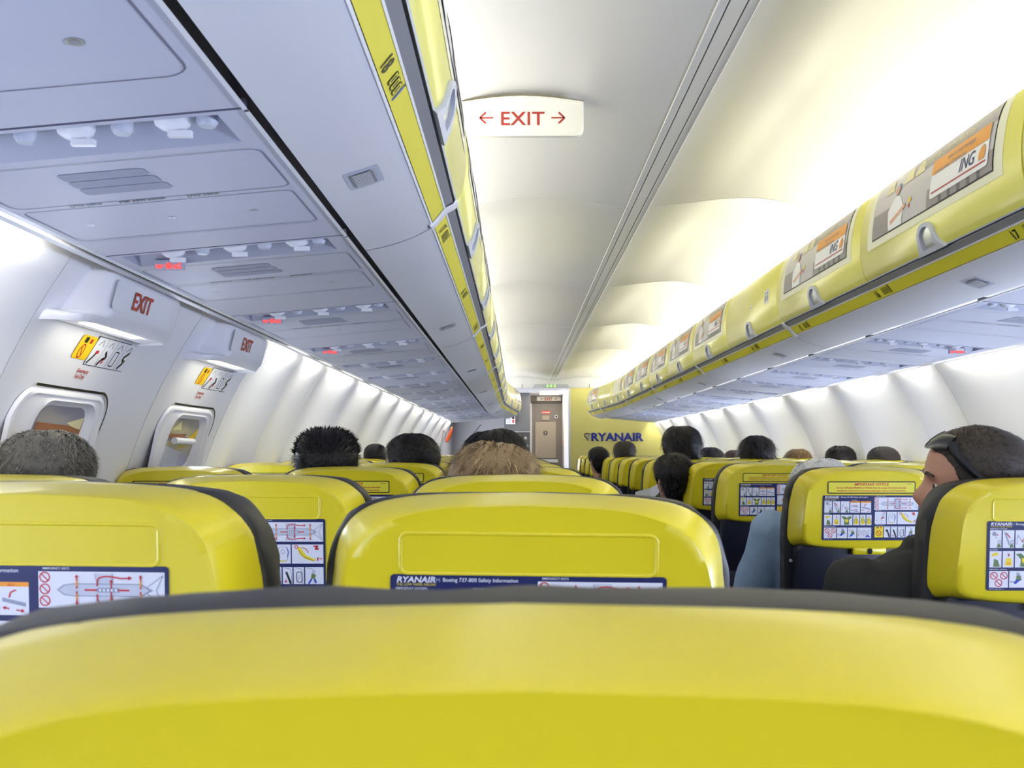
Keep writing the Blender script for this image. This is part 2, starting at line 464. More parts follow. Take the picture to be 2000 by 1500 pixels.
# front wall around the flight deck door, side wall pieces by the entrance
mb = MB(); yb = 15.2
mb.box((-1.6, yb, 0), (-.285, yb+.05, EYE+.87), 'galley_light'); mb.box((-.285, yb, EYE+.79), (.285, yb+.05, EYE+.87), 'door_taupe_light')
mb.box((.262, yb, 0), (.30, yb+.05, EYE+.87), 'door_taupe')
for s in (-1,):
    mb.box((-1.62, 13.3, 0), (-1.5, yb, EYE+.87), 'galley_light')
wf2 = mb.build('wall_flightdeck', smooth=0); tag(wf2, kind='structure')
mb = MB()
mb.tube([(-1.05, yb-.004, EYE+.42), (-1.22, yb-.004, EYE+.22), (-1.34, yb-.004, EYE+.0), (-1.42, yb-.004, EYE-.3)], .006, 'door_dark', 6)
mb.build('panel_joint', wf2)
# flight deck door
mb = MB(); mb.box((-.262, yb-.03, .02), (.262, yb, EYE+.775), 'door_taupe')
dr = mb.build('door_1', smooth=0, bevel=.006); tag(dr, kind='structure')
mb = MB(); mb.box((-.275, yb-.045, 0), (-.255, yb-.01, EYE+.79), 'galley_light'); mb.box((.236, yb-.045, 0), (.262, yb-.01, EYE+.79), 'galley_light')
mb.box((-.275, yb-.05, EYE+.752), (.262, yb-.01, EYE+.79), 'door_dark'); mb.build('door_frame', dr, smooth=0)
mb = MB(); mb.box((-.205, yb-.042, EYE-.1), (.12, yb-.028, EYE+.46), 'door_taupe_light'); mb.build('door_panel', dr, smooth=0, bevel=.003)
mb = MB(); mb.box((-.21, yb-.04, EYE-.17), (.15, yb-.03, EYE-.12), 'card_lightgrey'); mb.build('kick_plate', dr, smooth=0)
mb = MB(); mb.box((-.10, yb-.046, EYE+.49), (.02, yb-.028, EYE+.56), 'door_taupe_light'); mb.build('lock_plate', dr, smooth=0, bevel=.002)
mb = MB()
for k in range(8):
    a = pi/4*k; mb.tube([(-.045+.012*cos(a), yb-.046, EYE+.29+.012*sin(a)), (-.045+.038*cos(a), yb-.046, EYE+.29+.038*sin(a))], .006, 'door_dark', 6)
mb.ball((-.045, yb-.044, EYE+.29), (.012, .004, .012), 'chrome'); mb.build('vent_rosette', dr)
mb = MB(); mb.tube([(.126, yb-.028, EYE+.545), (.126, yb-.05, EYE+.545)], .028, 'chrome', 16); mb.tube([(.126, yb-.05, EYE+.545), (.126, yb-.054, EYE+.545)], .017, 'glass_dark', 12)
mb.build('door_viewer', dr)
mb = MB()
def fn(u, v, h): return (u, yb-.032-h, EYE+v)
d = Draw(); d.rect(-.105, .585, .035, .635, 'sign_red'); d.text('DANGER', -.035, .598, .032, 'card_white', 2, .01, align='CENTER')
d.into(mb, fn, .002); mb.build('door_placard', dr, smooth=0, recalc=False)
mb = MB(); mb.box((.205, yb-.05, EYE+.04), (.235, yb-.03, EYE+.17), 'door_dark'); mb.ball((.22, yb-.055, EYE+.135), .01, 'red_glow'); mb.ball((.22, yb-.055, EYE+.095), .007, 'green_glow')
tag(mb.build('door_keypad'), 'small dark door keypad with a red lamp, right of the flight deck door', 'keypad')

# exit sign over the door
def sign_face(name, parent, draw, fn, eps=.0006, cuts=()):
    mb = MB(); draw.into(mb, fn, eps, cuts); return mb.build(name, parent, smooth=0, recalc=False)
t = empty('exit_sign', (0, yb-.02, EYE+.82), 'small cream EXIT sign with two arrows above the flight deck door', 'exit sign')
mb = MB(); mb.box((-.18, -.012, -.035), (.20, .0, .042), 'sign_cream'); mb.build('sign_housing', t, bevel=.006)
d = Draw(); d.text('EXIT', 0.005, -.022, .062, 'sign_red', 2, .03, align='CENTER'); d.arrow(-.07, .0, -.125, .0, .007, 'sign_brown', 2, 3.2); d.arrow(.085, .0, .14, .0, .007, 'sign_brown', 2, 3.2)
sign_face('sign_lettering', t, d, lambda u, v, h: (u, -.0125-h, v))
# fixture on the soffit and the lit call panel at its front edge
t = empty('entrance_light', (0, 14.35, EYE+.868), 'glowing rectangular light flush in the ceiling before the flight deck door', 'ceiling light')
mb = MB(); mb.box((-.17, -.42, -.004), (.17, .42, 0), 'white_edge'); mb.build('light_frame', t)
mb = MB(); mb.box((-.14, -.38, -.008), (.14, .38, -.004), 'lamp_glow_warm'); mb.build('diffuser', t)
t = empty('call_light_panel', (-.02, 13.27, EYE+.895), 'pale panel with small green lights on the front edge of the ceiling', 'light panel')
mb = MB(); mb.add([(-.26,0,-.028),(.26,0,-.028),(.22,-.012,.022),(-.22,-.012,.022),(-.26,.01,-.028),(.26,.01,-.028),(.22,.01,.022),(-.22,.01,.022)],
                  [(0,1,2,3),(0,3,7,4),(1,5,6,2),(3,2,6,7),(0,4,5,1)], 'card_lightgrey'); mb.build('panel_body', t, smooth=0)
mb = MB()
for x in (-.05, 0, .05): mb.box((x-.009, -.014, -.014), (x+.009, -.004, .012), 'green_glow')
mb.build('lamp', t)
area('entrance_lamp', (0, 14.35, EYE+.855), (0, 0, 0), .6, 1.2, 6.5, (1, .97, .92))

area('door_daylight', (-1.46, 13.85, EYE-.05), (0, -radians(90), 0), .9, .7, 22, (.85, .9, 1.0))  # added fill lamp to brighten the forward left walls; no window is built here
# galley unit left of the door
t = empty('galley_cabinet', (-.48, 14.4, 0), 'dark grey galley cabinet standing left of the flight deck door', 'galley cabinet')
mb = MB(); mb.box((-.2, 0, 0), (.19, .7, EYE+.865), 'galley_grey'); mb.build('body', t, smooth=0, bevel=.004)
mb = MB(); mb.box((-.19, -.012, EYE-.02), (.17, .0, EYE+.29), 'door_dark'); mb.build('oven_panel', t, smooth=0, bevel=.003)
mb = MB(); mb.box((-.19, -.02, EYE+.285), (.18, .0, EYE+.30), 'chrome'); mb.build('counter_edge', t, smooth=0)
for x, z in ((-.06, .2), (.03, .22), (.12, .2), (.06, .1), (.14, .08)):
    mb = MB(); mb.tube([(x, -.012, EYE+z), (x, -.035, EYE+z)], .022, 'chrome', 12); mb.build('knob', t)
mb = MB(); mb.box((-.19, -.004, .1), (.18, .0, EYE-.06), 'galley_light'); mb.build('lower_door', t, smooth=0)
t = empty('emergency_placard', (-.575, 14.37, EYE+.47), 'small white placard with a red mark on the galley corner under the bin end', 'placard')
mb = MB(); mb.box((-.075, -.008, -.065), (.06, 0, .065), 'card_white'); mb.build('plate', t, smooth=0)
mb = MB(); mb.box((.02, -.011, -.05), (.045, -.008, .0), 'card_red'); mb.box((.015, -.011, .012), (.05, -.008, .05), 'card_black')
for k in range(4): mb.box((-.06, -.010, -.045+.02*k), (.0, -.008, -.037+.02*k), 'card_grey')
mb.build('pictogram', t, smooth=0)
# small red marks and the orange strap by the forward entrance
mb = MB(); mb.tube([(-1.43, 13.0, EYE+.13), (-1.40, 13.02, EYE+.19), (-1.37, 13.0, EYE+.26), (-1.355, 12.98, EYE+.32)], [.02, .03, .022, .012], 'orange_strap', 8)
st = mb.build('door_strap'); tag(st, 'bright orange strap hanging by the forward left entrance', 'strap')
mb = MB(); mb.tube([(-1.50, 12.9, EYE-.02), (-1.47, 12.92, EYE+.12), (-1.43, 12.92, EYE+.24), (-1.46, 12.9, EYE+.28), (-1.49, 12.9, EYE+.1), (-1.52, 12.9, EYE-.02)], .008, 'chrome', 8)
tag(mb.build('grab_handle'), 'thin looped metal handle beside the orange strap at the forward entrance', 'handle')
mb = MB()
d = Draw(); d.text('!', -1.10, .18, .09, 'sign_red', 2, .02); d.disc(-.79, .29, .035, 'card_grey', 2); d.rect(-.83, .2, -.75, .24, 'card_grey', 2)
d.into(mb, lambda u, v, h: (u, yb-.006-h, EYE+v), .001); mb.build('wall_mark', wf2, smooth=0, recalc=False)

# ------------------------------------------------------------------ overhead bins
BSEAM = [-2.9, -1.88, -.9, .085, 1.067, 2.05, 3.033, 4.016, 4.999, 5.98, 6.965, 7.948, 8.93, 9.914, 10.897, 11.88, 12.86]
UNDER = smooth_curve([(.808, .428), (.785, .432), (.75, .441), (.715, .453), (.685, .467), (.664, .479)], 3)
DOORP = smooth_curve([(.6165, .529), (.603, .552), (.594, .60), (.593, .65), (.599, .70), (.610, .75), (.626, .79), (.642, .806)], 4)
_dl = [0]
for a, b in zip(DOORP[:-1], DOORP[1:]): _dl.append(_dl[-1]+sqrt((a[0]-b[0])**2+(a[1]-b[1])**2))
DLEN = _dl[-1]
def door_pt(s, u, v, h):
    """u along y, v = arc length up the door, h = proud of it"""
    v = max(0, min(DLEN, v)); i = 0
    while i < len(_dl)-2 and _dl[i+1] < v: i += 1
    t = (v-_dl[i])/(_dl[i+1]-_dl[i]); a, b = DOORP[i], DOORP[i+1]
    w_, Z = a[0]+(b[0]-a[0])*t, a[1]+(b[1]-a[1])*t
    dx, dz = b[0]-a[0], b[1]-a[1]; L = sqrt(dx*dx+dz*dz)
    return (s*(w_+off(u)-dz/L*h), u, EYE+Z+dx/L*h)
VC = [DLEN*k/16 for k in range(1, 16)]
def poster(s, y0, y1, parent):
    """an advertisement panel on a door; text runs from far to near on the right bins"""
    dirn = -1 if s > 0 else 1
    A = y1-y0-.14; a0 = y1-.07 if s > 0 else y0+.07
    def fn(u, v, h): return door_pt(s, a0+dirn*u, v, h)
    v0, v1 = .088, DLEN-.008
    H = v1-v0
    d = Draw()
    d.rect(0, v0, A, v1, 'ad_frame', 1)
    mbf = MB(); d.into(mbf, fn, .0008, VC); f = mbf.build('poster_frame', parent, smooth=30, recalc=False)
    d = Draw(); x0, x1, b, t = .045, A-.045, v0+.024, v1-.010
    d.rect(x0-.004, b-.004, x1+.004, t+.004, 'black_plastic', 2)
    d.rect(x0, b, x1, t, 'ad_grey', 3)
    d.rect(x0, b, x0+.14, b+.07, 'ad_darkgrey', 4)
    W = x1-x0
    d.poly([(x0+W*.17, b), (x0+W*.16, b+.06), (x0+W*.22, b+.095), (x0+W*.27, b+.085), (x0+W*.31, b+.05), (x0+W*.30, b)], 'ad_white', 5)
    d.disc(x0+W*.235, b+.112, .018, 'card_grey', 6); d.disc(x0+W*.235, b+.108, .013, 'skin_tone_card', 7)
    d.line([(x0+W*.19, b+.02), (x0+W*.27, b+.035), (x0+W*.33, b+.05)], .012, 'skin_tone_card', 6)
    for ux in (.12, .30, .40): d.poly([(x0+W*ux, b+.15), (x0+W*(ux+.05), b+.15), (x0+W*(ux+.07), b+.115), (x0+W*(ux-.02), b+.115)], 'ad_cream', 5); d.line([(x0+W*(ux+.025), b+.15), (x0+W*(ux+.025), t)], .003, 'ad_cream', 5)
    d.disc(x0+W*.37, b+.055, .008, 'card_yellow', 6); d.disc(x0+W*.365, b+.04, .006, 'card_red', 6)
    d.rect(x0+W*.52, b, x1, b+.05, 'ad_darkgrey', 4)
    for k in range(5): d.rect(x0+W*(.62+.07*k), b, x0+W*(.64+.07*k), b+.045, 'galley_grey', 5)
    d.rect(x0+W*.35, t-.045, x1, t, 'ad_darkgrey', 4)
    d.text('Come and live unbelievable prices', x0+W*.40, t-.034, .030, 'ad_cream', 5, 0, .2, sx=.8)
    cx0, cx1 = x0+W*.55, x1-.02
    cb = b+.018; ct = t-.042; cm = cb+(ct-cb)*.60
    d.rrect(cx0, cb, cx1, ct, .010, 'ad_white', 6)
    d.rrect(cx0+.001, cm, cx1-.001, ct-.001, .008, 'ad_orange', 7)
    d.text('save on your mortgage', cx0+.09, ct-.022, .018, 'ad_darkgrey', 8, sx=.9); d.text('at more than 100 branches', cx0+.02, ct-.042, .018, 'ad_darkgrey', 8, sx=.9)
    d.text('ING', cx1-.15, cb+.024, .046, 'ad_blue', 8, .005, .25)
    d.rect(cx0+.012, cb+.012, cx1-.01, cb+.0155, 'sign_red', 8)
    d.poly([(cx1-.045, cb+.022), (cx1-.02, cb+.022), (cx1-.012, cb+.036), (cx1-.02, cb+.056), (cx1-.035, cb+.052), (cx1-.046, cb+.04)], 'ad_orange', 8)
    mbp = MB(); d.into(mbp, fn, .0006, VC)
    mbp.build('poster', f, smooth=30, recalc=False)

def handle(s, yc, parent):
    mb = MB()
    def outline(hw, ht, flare, n=8):
        P = [(-hw-flare, .0)]
        P += [(-hw-flare*.25, .022)]
        for k in range(n+1):
            a = pi-pi*k/n; P.append((hw*cos(a), ht-hw*.7+hw*.7*sin(a)))
        P += [(hw+flare*.25, .022), (hw+flare, .0)]
        return P
    o1 = outline(.052, .080, .032); o2 = outline(.052, .080, .032); i1 = outline(.037, .068, .0); i1 = [(u, max(v, .012)) for u, v in i1]
    ring = lambda P, h: [door_pt(s, yc+u, v, h) for u, v in P]
    mb.loft([ring(o1, .0), ring(o2, .006), ring([(u*.96, v*.985) for u, v in o1], .009), ring(i1, .008), ring([(u*.97, v*.985) for u, v in i1], .001)], 'card_lightgrey', closed=True)
    h = mb.build('handle', parent, smooth=50, recalc=False)
    mb = MB()
    P = [(u*.97, v*.985) for u, v in i1]
    rings = [ring(P, .0012)]
    for k in (.75, .5, .25, .05): rings.append([door_pt(s, yc+u*k, .04+(v-.04)*k, .0014) for u, v in P])
    mb.loft(rings, 'chrome', closed=True, cap1=True); mb.build('latch_plate', h, smooth=50, recalc=False)

LABELS_L = {1.205: '18', 2.13: '17', 2.97: '16', 3.79: '15', 4.5: '14', 5.2: '13', 5.93: '12', 6.65: '11', 7.37: '10', 8.1: '9', 8.8: '8', 9.55: '7', 10.25: '6', 10.97: '5', 11.7: '4'}
LABELS_R = {2.2: '17', 3.05: '16', 3.88: '15', 4.67: '14', 5.36: '13', 6.09: '12', 6.8: '11', 7.5: '10', 8.23: '9', 8.95: '8', 9.67: '7', 10.4: '6', 11.1: '5', 11.8: '4', 12.5: '3'}
LB0, LB1 = (.662, .481), (.6385, .510)
def strip_pt(s, u, v, h):
    L = .0373; t = v/L; w_, Z = LB0[0]+(LB1[0]-LB0[0])*t, LB0[1]+(LB1[1]-LB0[1])*t
    return (s*(w_+off(u)-.777*h), u, EYE+Z-.63*h)
def under_pt(s, u, v, h):   # v: lateral w on the underside
    for (a, za), (b, zb) in zip(UNDER[:-1], UNDER[1:]):
        if b <= v <= a: Z = za+(zb-za)*(v-a)/(b-a); break
    else: Z = .45
    return (s*(v+off(u)), u, EYE+Z-h)
ordn = ['', 'nearest', 'second', 'third', 'fourth', 'fifth', 'sixth', 'seventh', 'eighth', 'ninth', 'tenth', 'eleventh', 'twelfth', 'thirteenth', 'fourteenth', 'fifteenth', 'sixteenth', 'seventeenth', 'eighteenth']
mods = [(1, 3), (3, 5), (5, 7), (7, 9), (9, 11), (11, 13), (13, 15), (15, 16)]
def ysub(a, b):
    n = 2 if b < 10.5 else 8
    return [a+(b-a)*k/n for k in range(n+1)]
for s, side in ((-1, 'left'), (1, 'right')):
    for mi, (i0, i1) in enumerate(mods):
        a, b = BSEAM[i0], BSEAM[i1]; last = i1 == 16
        if b < .2: continue
        order = mi  # 1-based from nearest
        extra = {1: 'the one beside the camera' if s < 0 else 'cut off by the frame edge'}.get(order, '')
        which = {1: 'nearest module, running out of the picture top', 8: 'last module, curving in at the cabin front'}.get(order, ordn[order]+' module from the camera')
        if last: which = 'last short module, curving in at the cabin front'
        root = empty('overhead_bin', (s*.8, (a+b)/2, EYE+.6), 'overhead bin on the %s side, %s' % (side, which), 'overhead bin', 'overhead bins on the %s side' % side)
        inv = Matrix.Translation(-Vector(root.location))
        def P(name, mb, parent=root, **k):
            o = mb.build(name, parent, recalc=False, **k)
            if parent is root: o.matrix_parent_inverse = inv
            return o
        ys = ysub(a+.001, b-.001)
        mb = MB()
        mb.loft([[(s*(w_+off(y)), y, EYE+Z) for w_, Z in UNDER] for y in ys], 'panel_white', closed=False)
        back = [(.664, .479), (.70, .50), (.66, .60), (.66, .79), (.80, .79), (.812, .78), (.812, .44), (.808, .428)]
        mb.loft([[(s*(w_+off(y)), y, EYE+Z) for w_, Z in back] for y in ys], 'panel_white', closed=False)
        if last:
            ring = [(s*(w_+off(b)), b, EYE+Z) for w_, Z in UNDER+DOORP+[(.80, .80), (.812, .46)]]
            mb.add(ring+[(s*(.78+off(b)), b+.1, EYE+.6)], [(i, (i+1) % len(ring), len(ring)) for i in range(len(ring))], 'panel_white')
        body = P('bin_body', mb, smooth=40)
        mb = MB()
        mb.loft([[strip_pt(s, y, v, 0) for v in (.0, .0373)] for y in ys], 'label_yellow', closed=False)
        P('label_strip', mb, smooth=0)
        mb = MB()
        for (wa, Za) in ((.6655, .4785), (.6385, .5115)):
            mb.loft([[(s*(wa+off(y)+dx), y, EYE+Za+dz) for dx, dz in ((-.003,0),(0,-.003),(.003,0),(0,.003))] for y in ys], 'white_edge', closed=True)
        P('edge_bead', mb, smooth=40)
        mb = MB()
        mb.loft([[(s*(w_+off(y)), y, EYE+Z) for w_, Z in ((.637,.5125),(.6225,.5215),(.6195,.5235),(.632,.545))] for y in ys], 'rail_grey', closed=False)
        P('door_rail', mb, smooth=30)
        if True:   # curved joint band at the far end of the module
            mb = MB()
            prof = [(.80,.4275),(.75,.439),(.70,.4585),(.668,.473),(.660,.478),(.635,.509),(.618,.518),(.612,.528),(.6155,.535)]
            yb_ = b-.038
            rng = []
            for dy in (0, .004, .030, .034):
                hh = -.002 if dy in (0, .034) else .003
                rng.append([(s*(w_+off(yb_+dy)-hh*.7), yb_+dy, EYE+Z-hh*(.8 if Z < .6 else 0)) for w_, Z in prof[3:]])
            mb.loft(rng, 'white_edge', closed=False); P('joint_band', mb, smooth=40)
            mb = MB(); mb.loft([[(s*(w_+off(yy)), yy, EYE+Z-.0008) for w_, Z in UNDER] for yy in (b-.0035, b+.0)], 'card_grey', closed=False); P('panel_joint', mb, smooth=0)
        lab = LABELS_L if s < 0 else LABELS_R
        for y, txt in lab.items():
            if a < y <= b:
                d = Draw(); dirn = -s
                d.text(txt, -.012, .006, .034, 'card_black', 2, .02, sx=.9)
                mb = MB(); d.into(mb, lambda u, v, h: strip_pt(s, y+dirn*u, v, h+.0006), .0003); P('row_number', mb, smooth=0)
                d = Draw()
                for k in range(3): d.rrect(.050+.018*k, .008, .064+.018*k, .030, .003, 'card_black', 2); d.rrect(.052+.018*k, .010, .062+.018*k, .028, .002, 'label_yellow', 3); d.rect(.055+.018*k, .013, .059+.018*k, .025, 'card_black', 4)
                d.rect(.107, .006, .113, .030, 'card_blue' if s < 0 and txt == '18' else 'card_black', 2); d.disc(.11, .033, .003, 'card_black', 2)
                mb = MB(); d.into(mb, lambda u, v, h: strip_pt(s, y+dirn*u, v, h+.0006), .0003); P('seat_symbol', mb, smooth=0)
        for i in range(i0, i1):
            ya, yb2 = BSEAM[i]+.004, BSEAM[i+1]-.004
            gap_open = False
            mb = MB(); yy = ysub(ya, yb2)
            ins = lambda ring, dy: ring
            rings = []
            base = lambda y, h: [(door_pt(s, y, v, h)) for v in [DLEN*k/24 for k in range(25)]]
            rings.append(base(yy[0], -.02)); rings.append(base(yy[0], -.004)); rings.append(base(yy[0]+.006, 0))
            for y in yy[1:-1]: rings.append(base(y, 0))
            rings.append(base(yy[-1]-.006, 0)); rings.append(base(yy[-1], -.004)); rings.append(base(yy[-1], -.02))
            mb.loft(rings, 'bin_yellow', closed=False)
            # lower return edge
            mb.loft([[door_pt(s, y, 0, 0), (s*(.634+off(y)), y, EYE+.532), (s*(.66+off(y)), y, EYE+.56)] for y in (yy if len(yy) > 3 else [yy[0], yy[-1]])], 'black_plastic', closed=False)
            dobj = P('door', mb, smooth=50)
            mb = MB(); mb.loft([[door_pt(s, y, v, .0015) for v in (.0, .004)] for y in yy], 'card_lightgrey', closed=False); mb.build('edge_strip', dobj, smooth=0, recalc=False)
            handle(s, (ya+yb2)/2, dobj)
            if i not in (7, 14): poster(s, ya, yb2, dobj)
            elif s > 0 and i == 7:
                mb = MB(); d = Draw(); d.rrect(.0, .115, .075, .175, .006, 'card_white', 1)
                for k in range(2):
                    d.disc(.022+.03*k, .158, .006, 'card_black', 2); d.rect(.016+.03*k, .125, .028+.03*k, .148, 'card_black', 2)
                d.rect(.29, .128, .33, .148, 'ad_frame', 1); d.rect(.295, .135, .325, .139, 'card_grey', 2)
                d.into(mb, lambda u, v, h: door_pt(s, ya+.12+u, v, h), .0008, VC); mb.build('door_placard', dobj, smooth=0, recalc=False)
            if s < 0:
                for k, yl in enumerate((ya+.52+.0,)): pass
        # small aisle light vent in the underside
        for yv in ((1.56, 3.47, 5.35, 7.25, 9.15, 11.0) if s < 0 else (.65, 2.56, 4.5, 6.4, 8.3, 10.2, 12.1)):
            if a < yv <= b:
                d = Draw(); d.rrect(-.045, -.028, .045, .028, .005, 'card_lightgrey', 1); d.rrect(-.033, -.018, .033, .018, .003, 'rail_grey', 4)
                for k in range(9): d.rect(-.030+.007*k, -.014, -.0265+.007*k, .014, 'white_edge', 5)
                mb = MB(); d.into(mb, lambda u, v, h: under_pt(s, yv+u, .735+v, h), .0006, (-.01, .01)); P('vent_grille', mb, smooth=0)

# ------------------------------------------------------------------ service panels over the seats
PL = [-.26, .46, 1.18, 1.89, 2.74, 3.63]
while PL[-1] < 12.0: PL.append(PL[-1]+.715)
PL[-1] = 12.82
def psu_pt(s, w_, y, h):
    if w_ < .9: w_ = w_+off(y)*(.9-w_)/.08 if w_ > .82 else w_+off(y)
    Z = .426-(w_-.821)*.0897
    return (s*w_, y, EYE+Z-h)
def strip_faces(mb, s, wa, wb, ya, yb_, m, h0=0, h1=None):
    h1 = h0 if h1 is None else h1
    n = 6; nx = [wa+(wb-wa)*k/n for k in range(n+1)]
    mb.loft([[psu_pt(s, w_, ya, h0) for w_ in nx], [psu_pt(s, w_, yb_, h1) for w_ in nx]], m, closed=False)
WA, WB = .8215, 1.297
def rr_line(d, x0, y0, x1, y1, r, wd, m, h=1):
    def arc(cx, cy, a0): return [(cx+r*cos(a0+pi/2*k/4), cy+r*sin(a0+pi/2*k/4)) for k in range(5)]
    P = arc(x1-r, y1-r, 0)+arc(x0+r, y1-r, pi/2)+arc(x0+r, y0+r, pi)+arc(x1-r, y0+r, 1.5*pi)
    d.line(P+[P[0]], wd, m, h)
def text_dir(s): return 1
for s, side in ((-1, 'left'), (1, 'right')):
    for k in range(len(PL)-1):
        a, b = PL[k], PL[k+1]
        if b < .3 or (s > 0 and b < 1.2): continue
        which = ordn[max(1, k-(0 if s < 0 else 1))]
        root = empty('service_panel', (s*1.05, a, EYE+.40), 'grey service panel over the %s seats, %s row from the camera' % (side, which), 'service panel', 'passenger service panels on the %s' % side)
        if k == 1 and s < 0: root['label'] = 'large blank grey ceiling panel at the upper left corner of the view'
        inv = Matrix.Translation(-Vector(root.location))
        def P(name, mb, parent=root, **kk):
            o = mb.build(name, parent, recalc=False, **kk)
            if parent is root: o.matrix_parent_inverse = inv
            return o
        g = .0035
        mb = MB()
        r0, r1 = a+.014, a+.122
        full = not (k == 1)
        if full:
            strip_faces(mb, s, WA, WB, a+g, r0, 'psu_grey'); 
            strip_faces(mb, s, WA, WA+.04, r0, r1, 'psu_grey'); strip_faces(mb, s, WB-.025, WB, r0, r1, 'psu_grey')
            strip_faces(mb, s, WA, WB, r1, b-g, 'psu_grey')
        else: strip_faces(mb, s, WA, WB, a+g, b-g, 'psu_grey')
        for yy in (a+g, b-g): strip_faces(mb, s, WA, WB, yy, yy+.0001, 'psu_line', 0, -.012)
        # bright lip along the inner edge
        n = 5; ysl = [a+g+(b-a-2*g)*q/n for q in range(n+1)]
        mb.loft([[psu_pt(s, WA-.001, y, .000), psu_pt(s, WA-.003, y, .0035), psu_pt(s, WA+.003, y, .004), psu_pt(s, WA+.005, y, 0)] for y in ysl], 'white_edge', closed=False)
        P('panel_board', mb, smooth=30)
        if full:
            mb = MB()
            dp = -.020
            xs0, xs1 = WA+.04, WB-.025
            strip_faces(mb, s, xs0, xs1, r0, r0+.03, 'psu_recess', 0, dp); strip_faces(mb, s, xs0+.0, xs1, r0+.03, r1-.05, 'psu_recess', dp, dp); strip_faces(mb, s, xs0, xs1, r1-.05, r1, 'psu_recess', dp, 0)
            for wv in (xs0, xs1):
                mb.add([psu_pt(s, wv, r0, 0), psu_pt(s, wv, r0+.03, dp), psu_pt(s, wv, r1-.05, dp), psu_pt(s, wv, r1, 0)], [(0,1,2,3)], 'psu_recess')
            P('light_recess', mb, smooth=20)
            yc = a+.048
            for q, wv in enumerate((.93, 1.055, 1.18)):
                p = Vector(psu_pt(s, wv, yc, -.018))-Vector((0, 0, 0))
                mb = MB(); rr_ = []
                for rad, dz in ((.019, 0), (.020, -.006), (.018, -.014), (.011, -.020), (.005, -.022)):
                    rr_.append([(p.x+rad*1.25*cos(2*pi*t/14), p.y+rad*sin(2*pi*t/14), p.z+dz) for t in range(14)])
                mb.loft(rr_, 'white_edge', cap1=True)
                mb.box((p.x-.004, p.y-.006, p.z-.030), (p.x+.026, p.y+.003, p.z-.022), 'white_edge')
                P('air_nozzle', mb, smooth=50)
            for q, wv in enumerate((.885, .995, 1.12)):
                p = Vector(psu_pt(s, wv, yc, -.018))
                mb = MB(); mb.tube([(p.x, p.y, p.z), (p.x, p.y, p.z-.014), (p.x, p.y, p.z-.02)], [.014, .014, .010], 'card_lightgrey', 12)
                P('reading_light', mb, smooth=50)
            mb = MB()
            d = Draw()
            d.rrect(1.225, a+.034, 1.262, a+.058, .004, 'card_lightgrey', 1)
            d.into(mb, lambda u, v, h: psu_pt(s, u, v, h-.0185), .0006)
            P('call_button', mb, smooth=0)
            if (s < 0 and k in (3, 4, 5)) or (s > 0 and k in (4, 5)):
                # lit no-smoking and seat-belt symbols on a small plate that faces aft
                pc = psu_pt(s, 1.205, a+.095, .0)
                mb = MB(); mb.box((pc[0]-.030, pc[1]+.001, pc[2]-.016), (pc[0]+.030, pc[1]+.012, pc[2]+.004), 'psu_recess')
                P('sign_plate', mb, smooth=0)
                mb = MB(); d = Draw()
                for q in range(3): d.rect(-.026+.0045*q, -.0135, -.0235+.0045*q, -.0085, 'red_glow', 1)
                d.rect(-.026, -.008, -.010, -.0065, 'red_glow', 1); d.ring(.0, -.0085, .0035, .0062, 'red_glow', 1); d.line([(-.004, -.0045), (.004, -.0125)], .0018, 'red_glow', 2)
                d.rect(.010, -.014, .026, -.011, 'red_glow', 1); d.rect(.010, -.009, .018, -.0065, 'red_glow', 1); d.ring(.022, -.005, .001, .0026, 'red_glow', 1)
                d.into(mb, lambda u, v, h: (pc[0]+u, pc[1]-h, pc[2]+v), .0005); P('seatbelt_sign', mb, smooth=0)
            mb = MB(); d = Draw()
            rr_line(d, .846, a+.152, 1.285, a+.345, .018, .0018, 'psu_line')
            rr_line(d, .850, a+.366, 1.285, min(a+.575, b-.06), .012, .0018, 'psu_line')
            d.line([(.87, a+.15), (1.27, a+.15)], .0012, 'white_edge')
            d.line([(.84, a+.585), (1.29, a+.585)], .0010, 'psu_line')
            for q, wv in enumerate((.94, 1.08, 1.22)): d.ring(wv, a+.47, .004, .0062, 'chrome', 1, 12); d.disc(wv, a+.47, .004, 'psu_recess', 1, 10)
            d.into(mb, lambda u, v, h: psu_pt(s, u, v, h+.0005), .0003)
            P('mask_door_outline', mb, smooth=0)
            mb = MB(); d = Draw()
            for q in range(3): d.rrect(1.017+.004*(2-q), a+.192+.037*q, 1.15, a+.226+.037*q, .008, 'grille_grey', 1)
            d.into(mb, lambda u, v, h: psu_pt(s, u, v, h+.0005), .0003); P('speaker_grille', mb, smooth=0)
            for wv, tx in ((1.175, 'Push Here'), (1.085, 'Life Vest Inside'), (.988, 'Push Here')):
                mb = MB(); d = Draw()
                # letters are read looking forward: right = +x
                d.text(tx, -wv if s < 0 else wv, a+.346, .0150, 'card_black', 2, .02, align='CENTER', sx=.80)
                d.into(mb, (lambda u, v, h: psu_pt(s, -u if s < 0 else u, v, h+.0005)), .0003); P('placard_lettering', mb, smooth=0)
        else:
            mb = MB(); d = Draw()
            rr_line(d, .85, a+.03, 1.285, a+.605, .03, .002, 'psu_line')
            d.ring(.935, a+.50, .0, .010, 'chrome', 1, 16); d.disc(.935, a+.50, .006, 'rail_grey', 2)
            d.into(mb, lambda u, v, h: psu_pt(s, u, v, h+.0005), .0003); P('hatch_outline', mb, smooth=0)

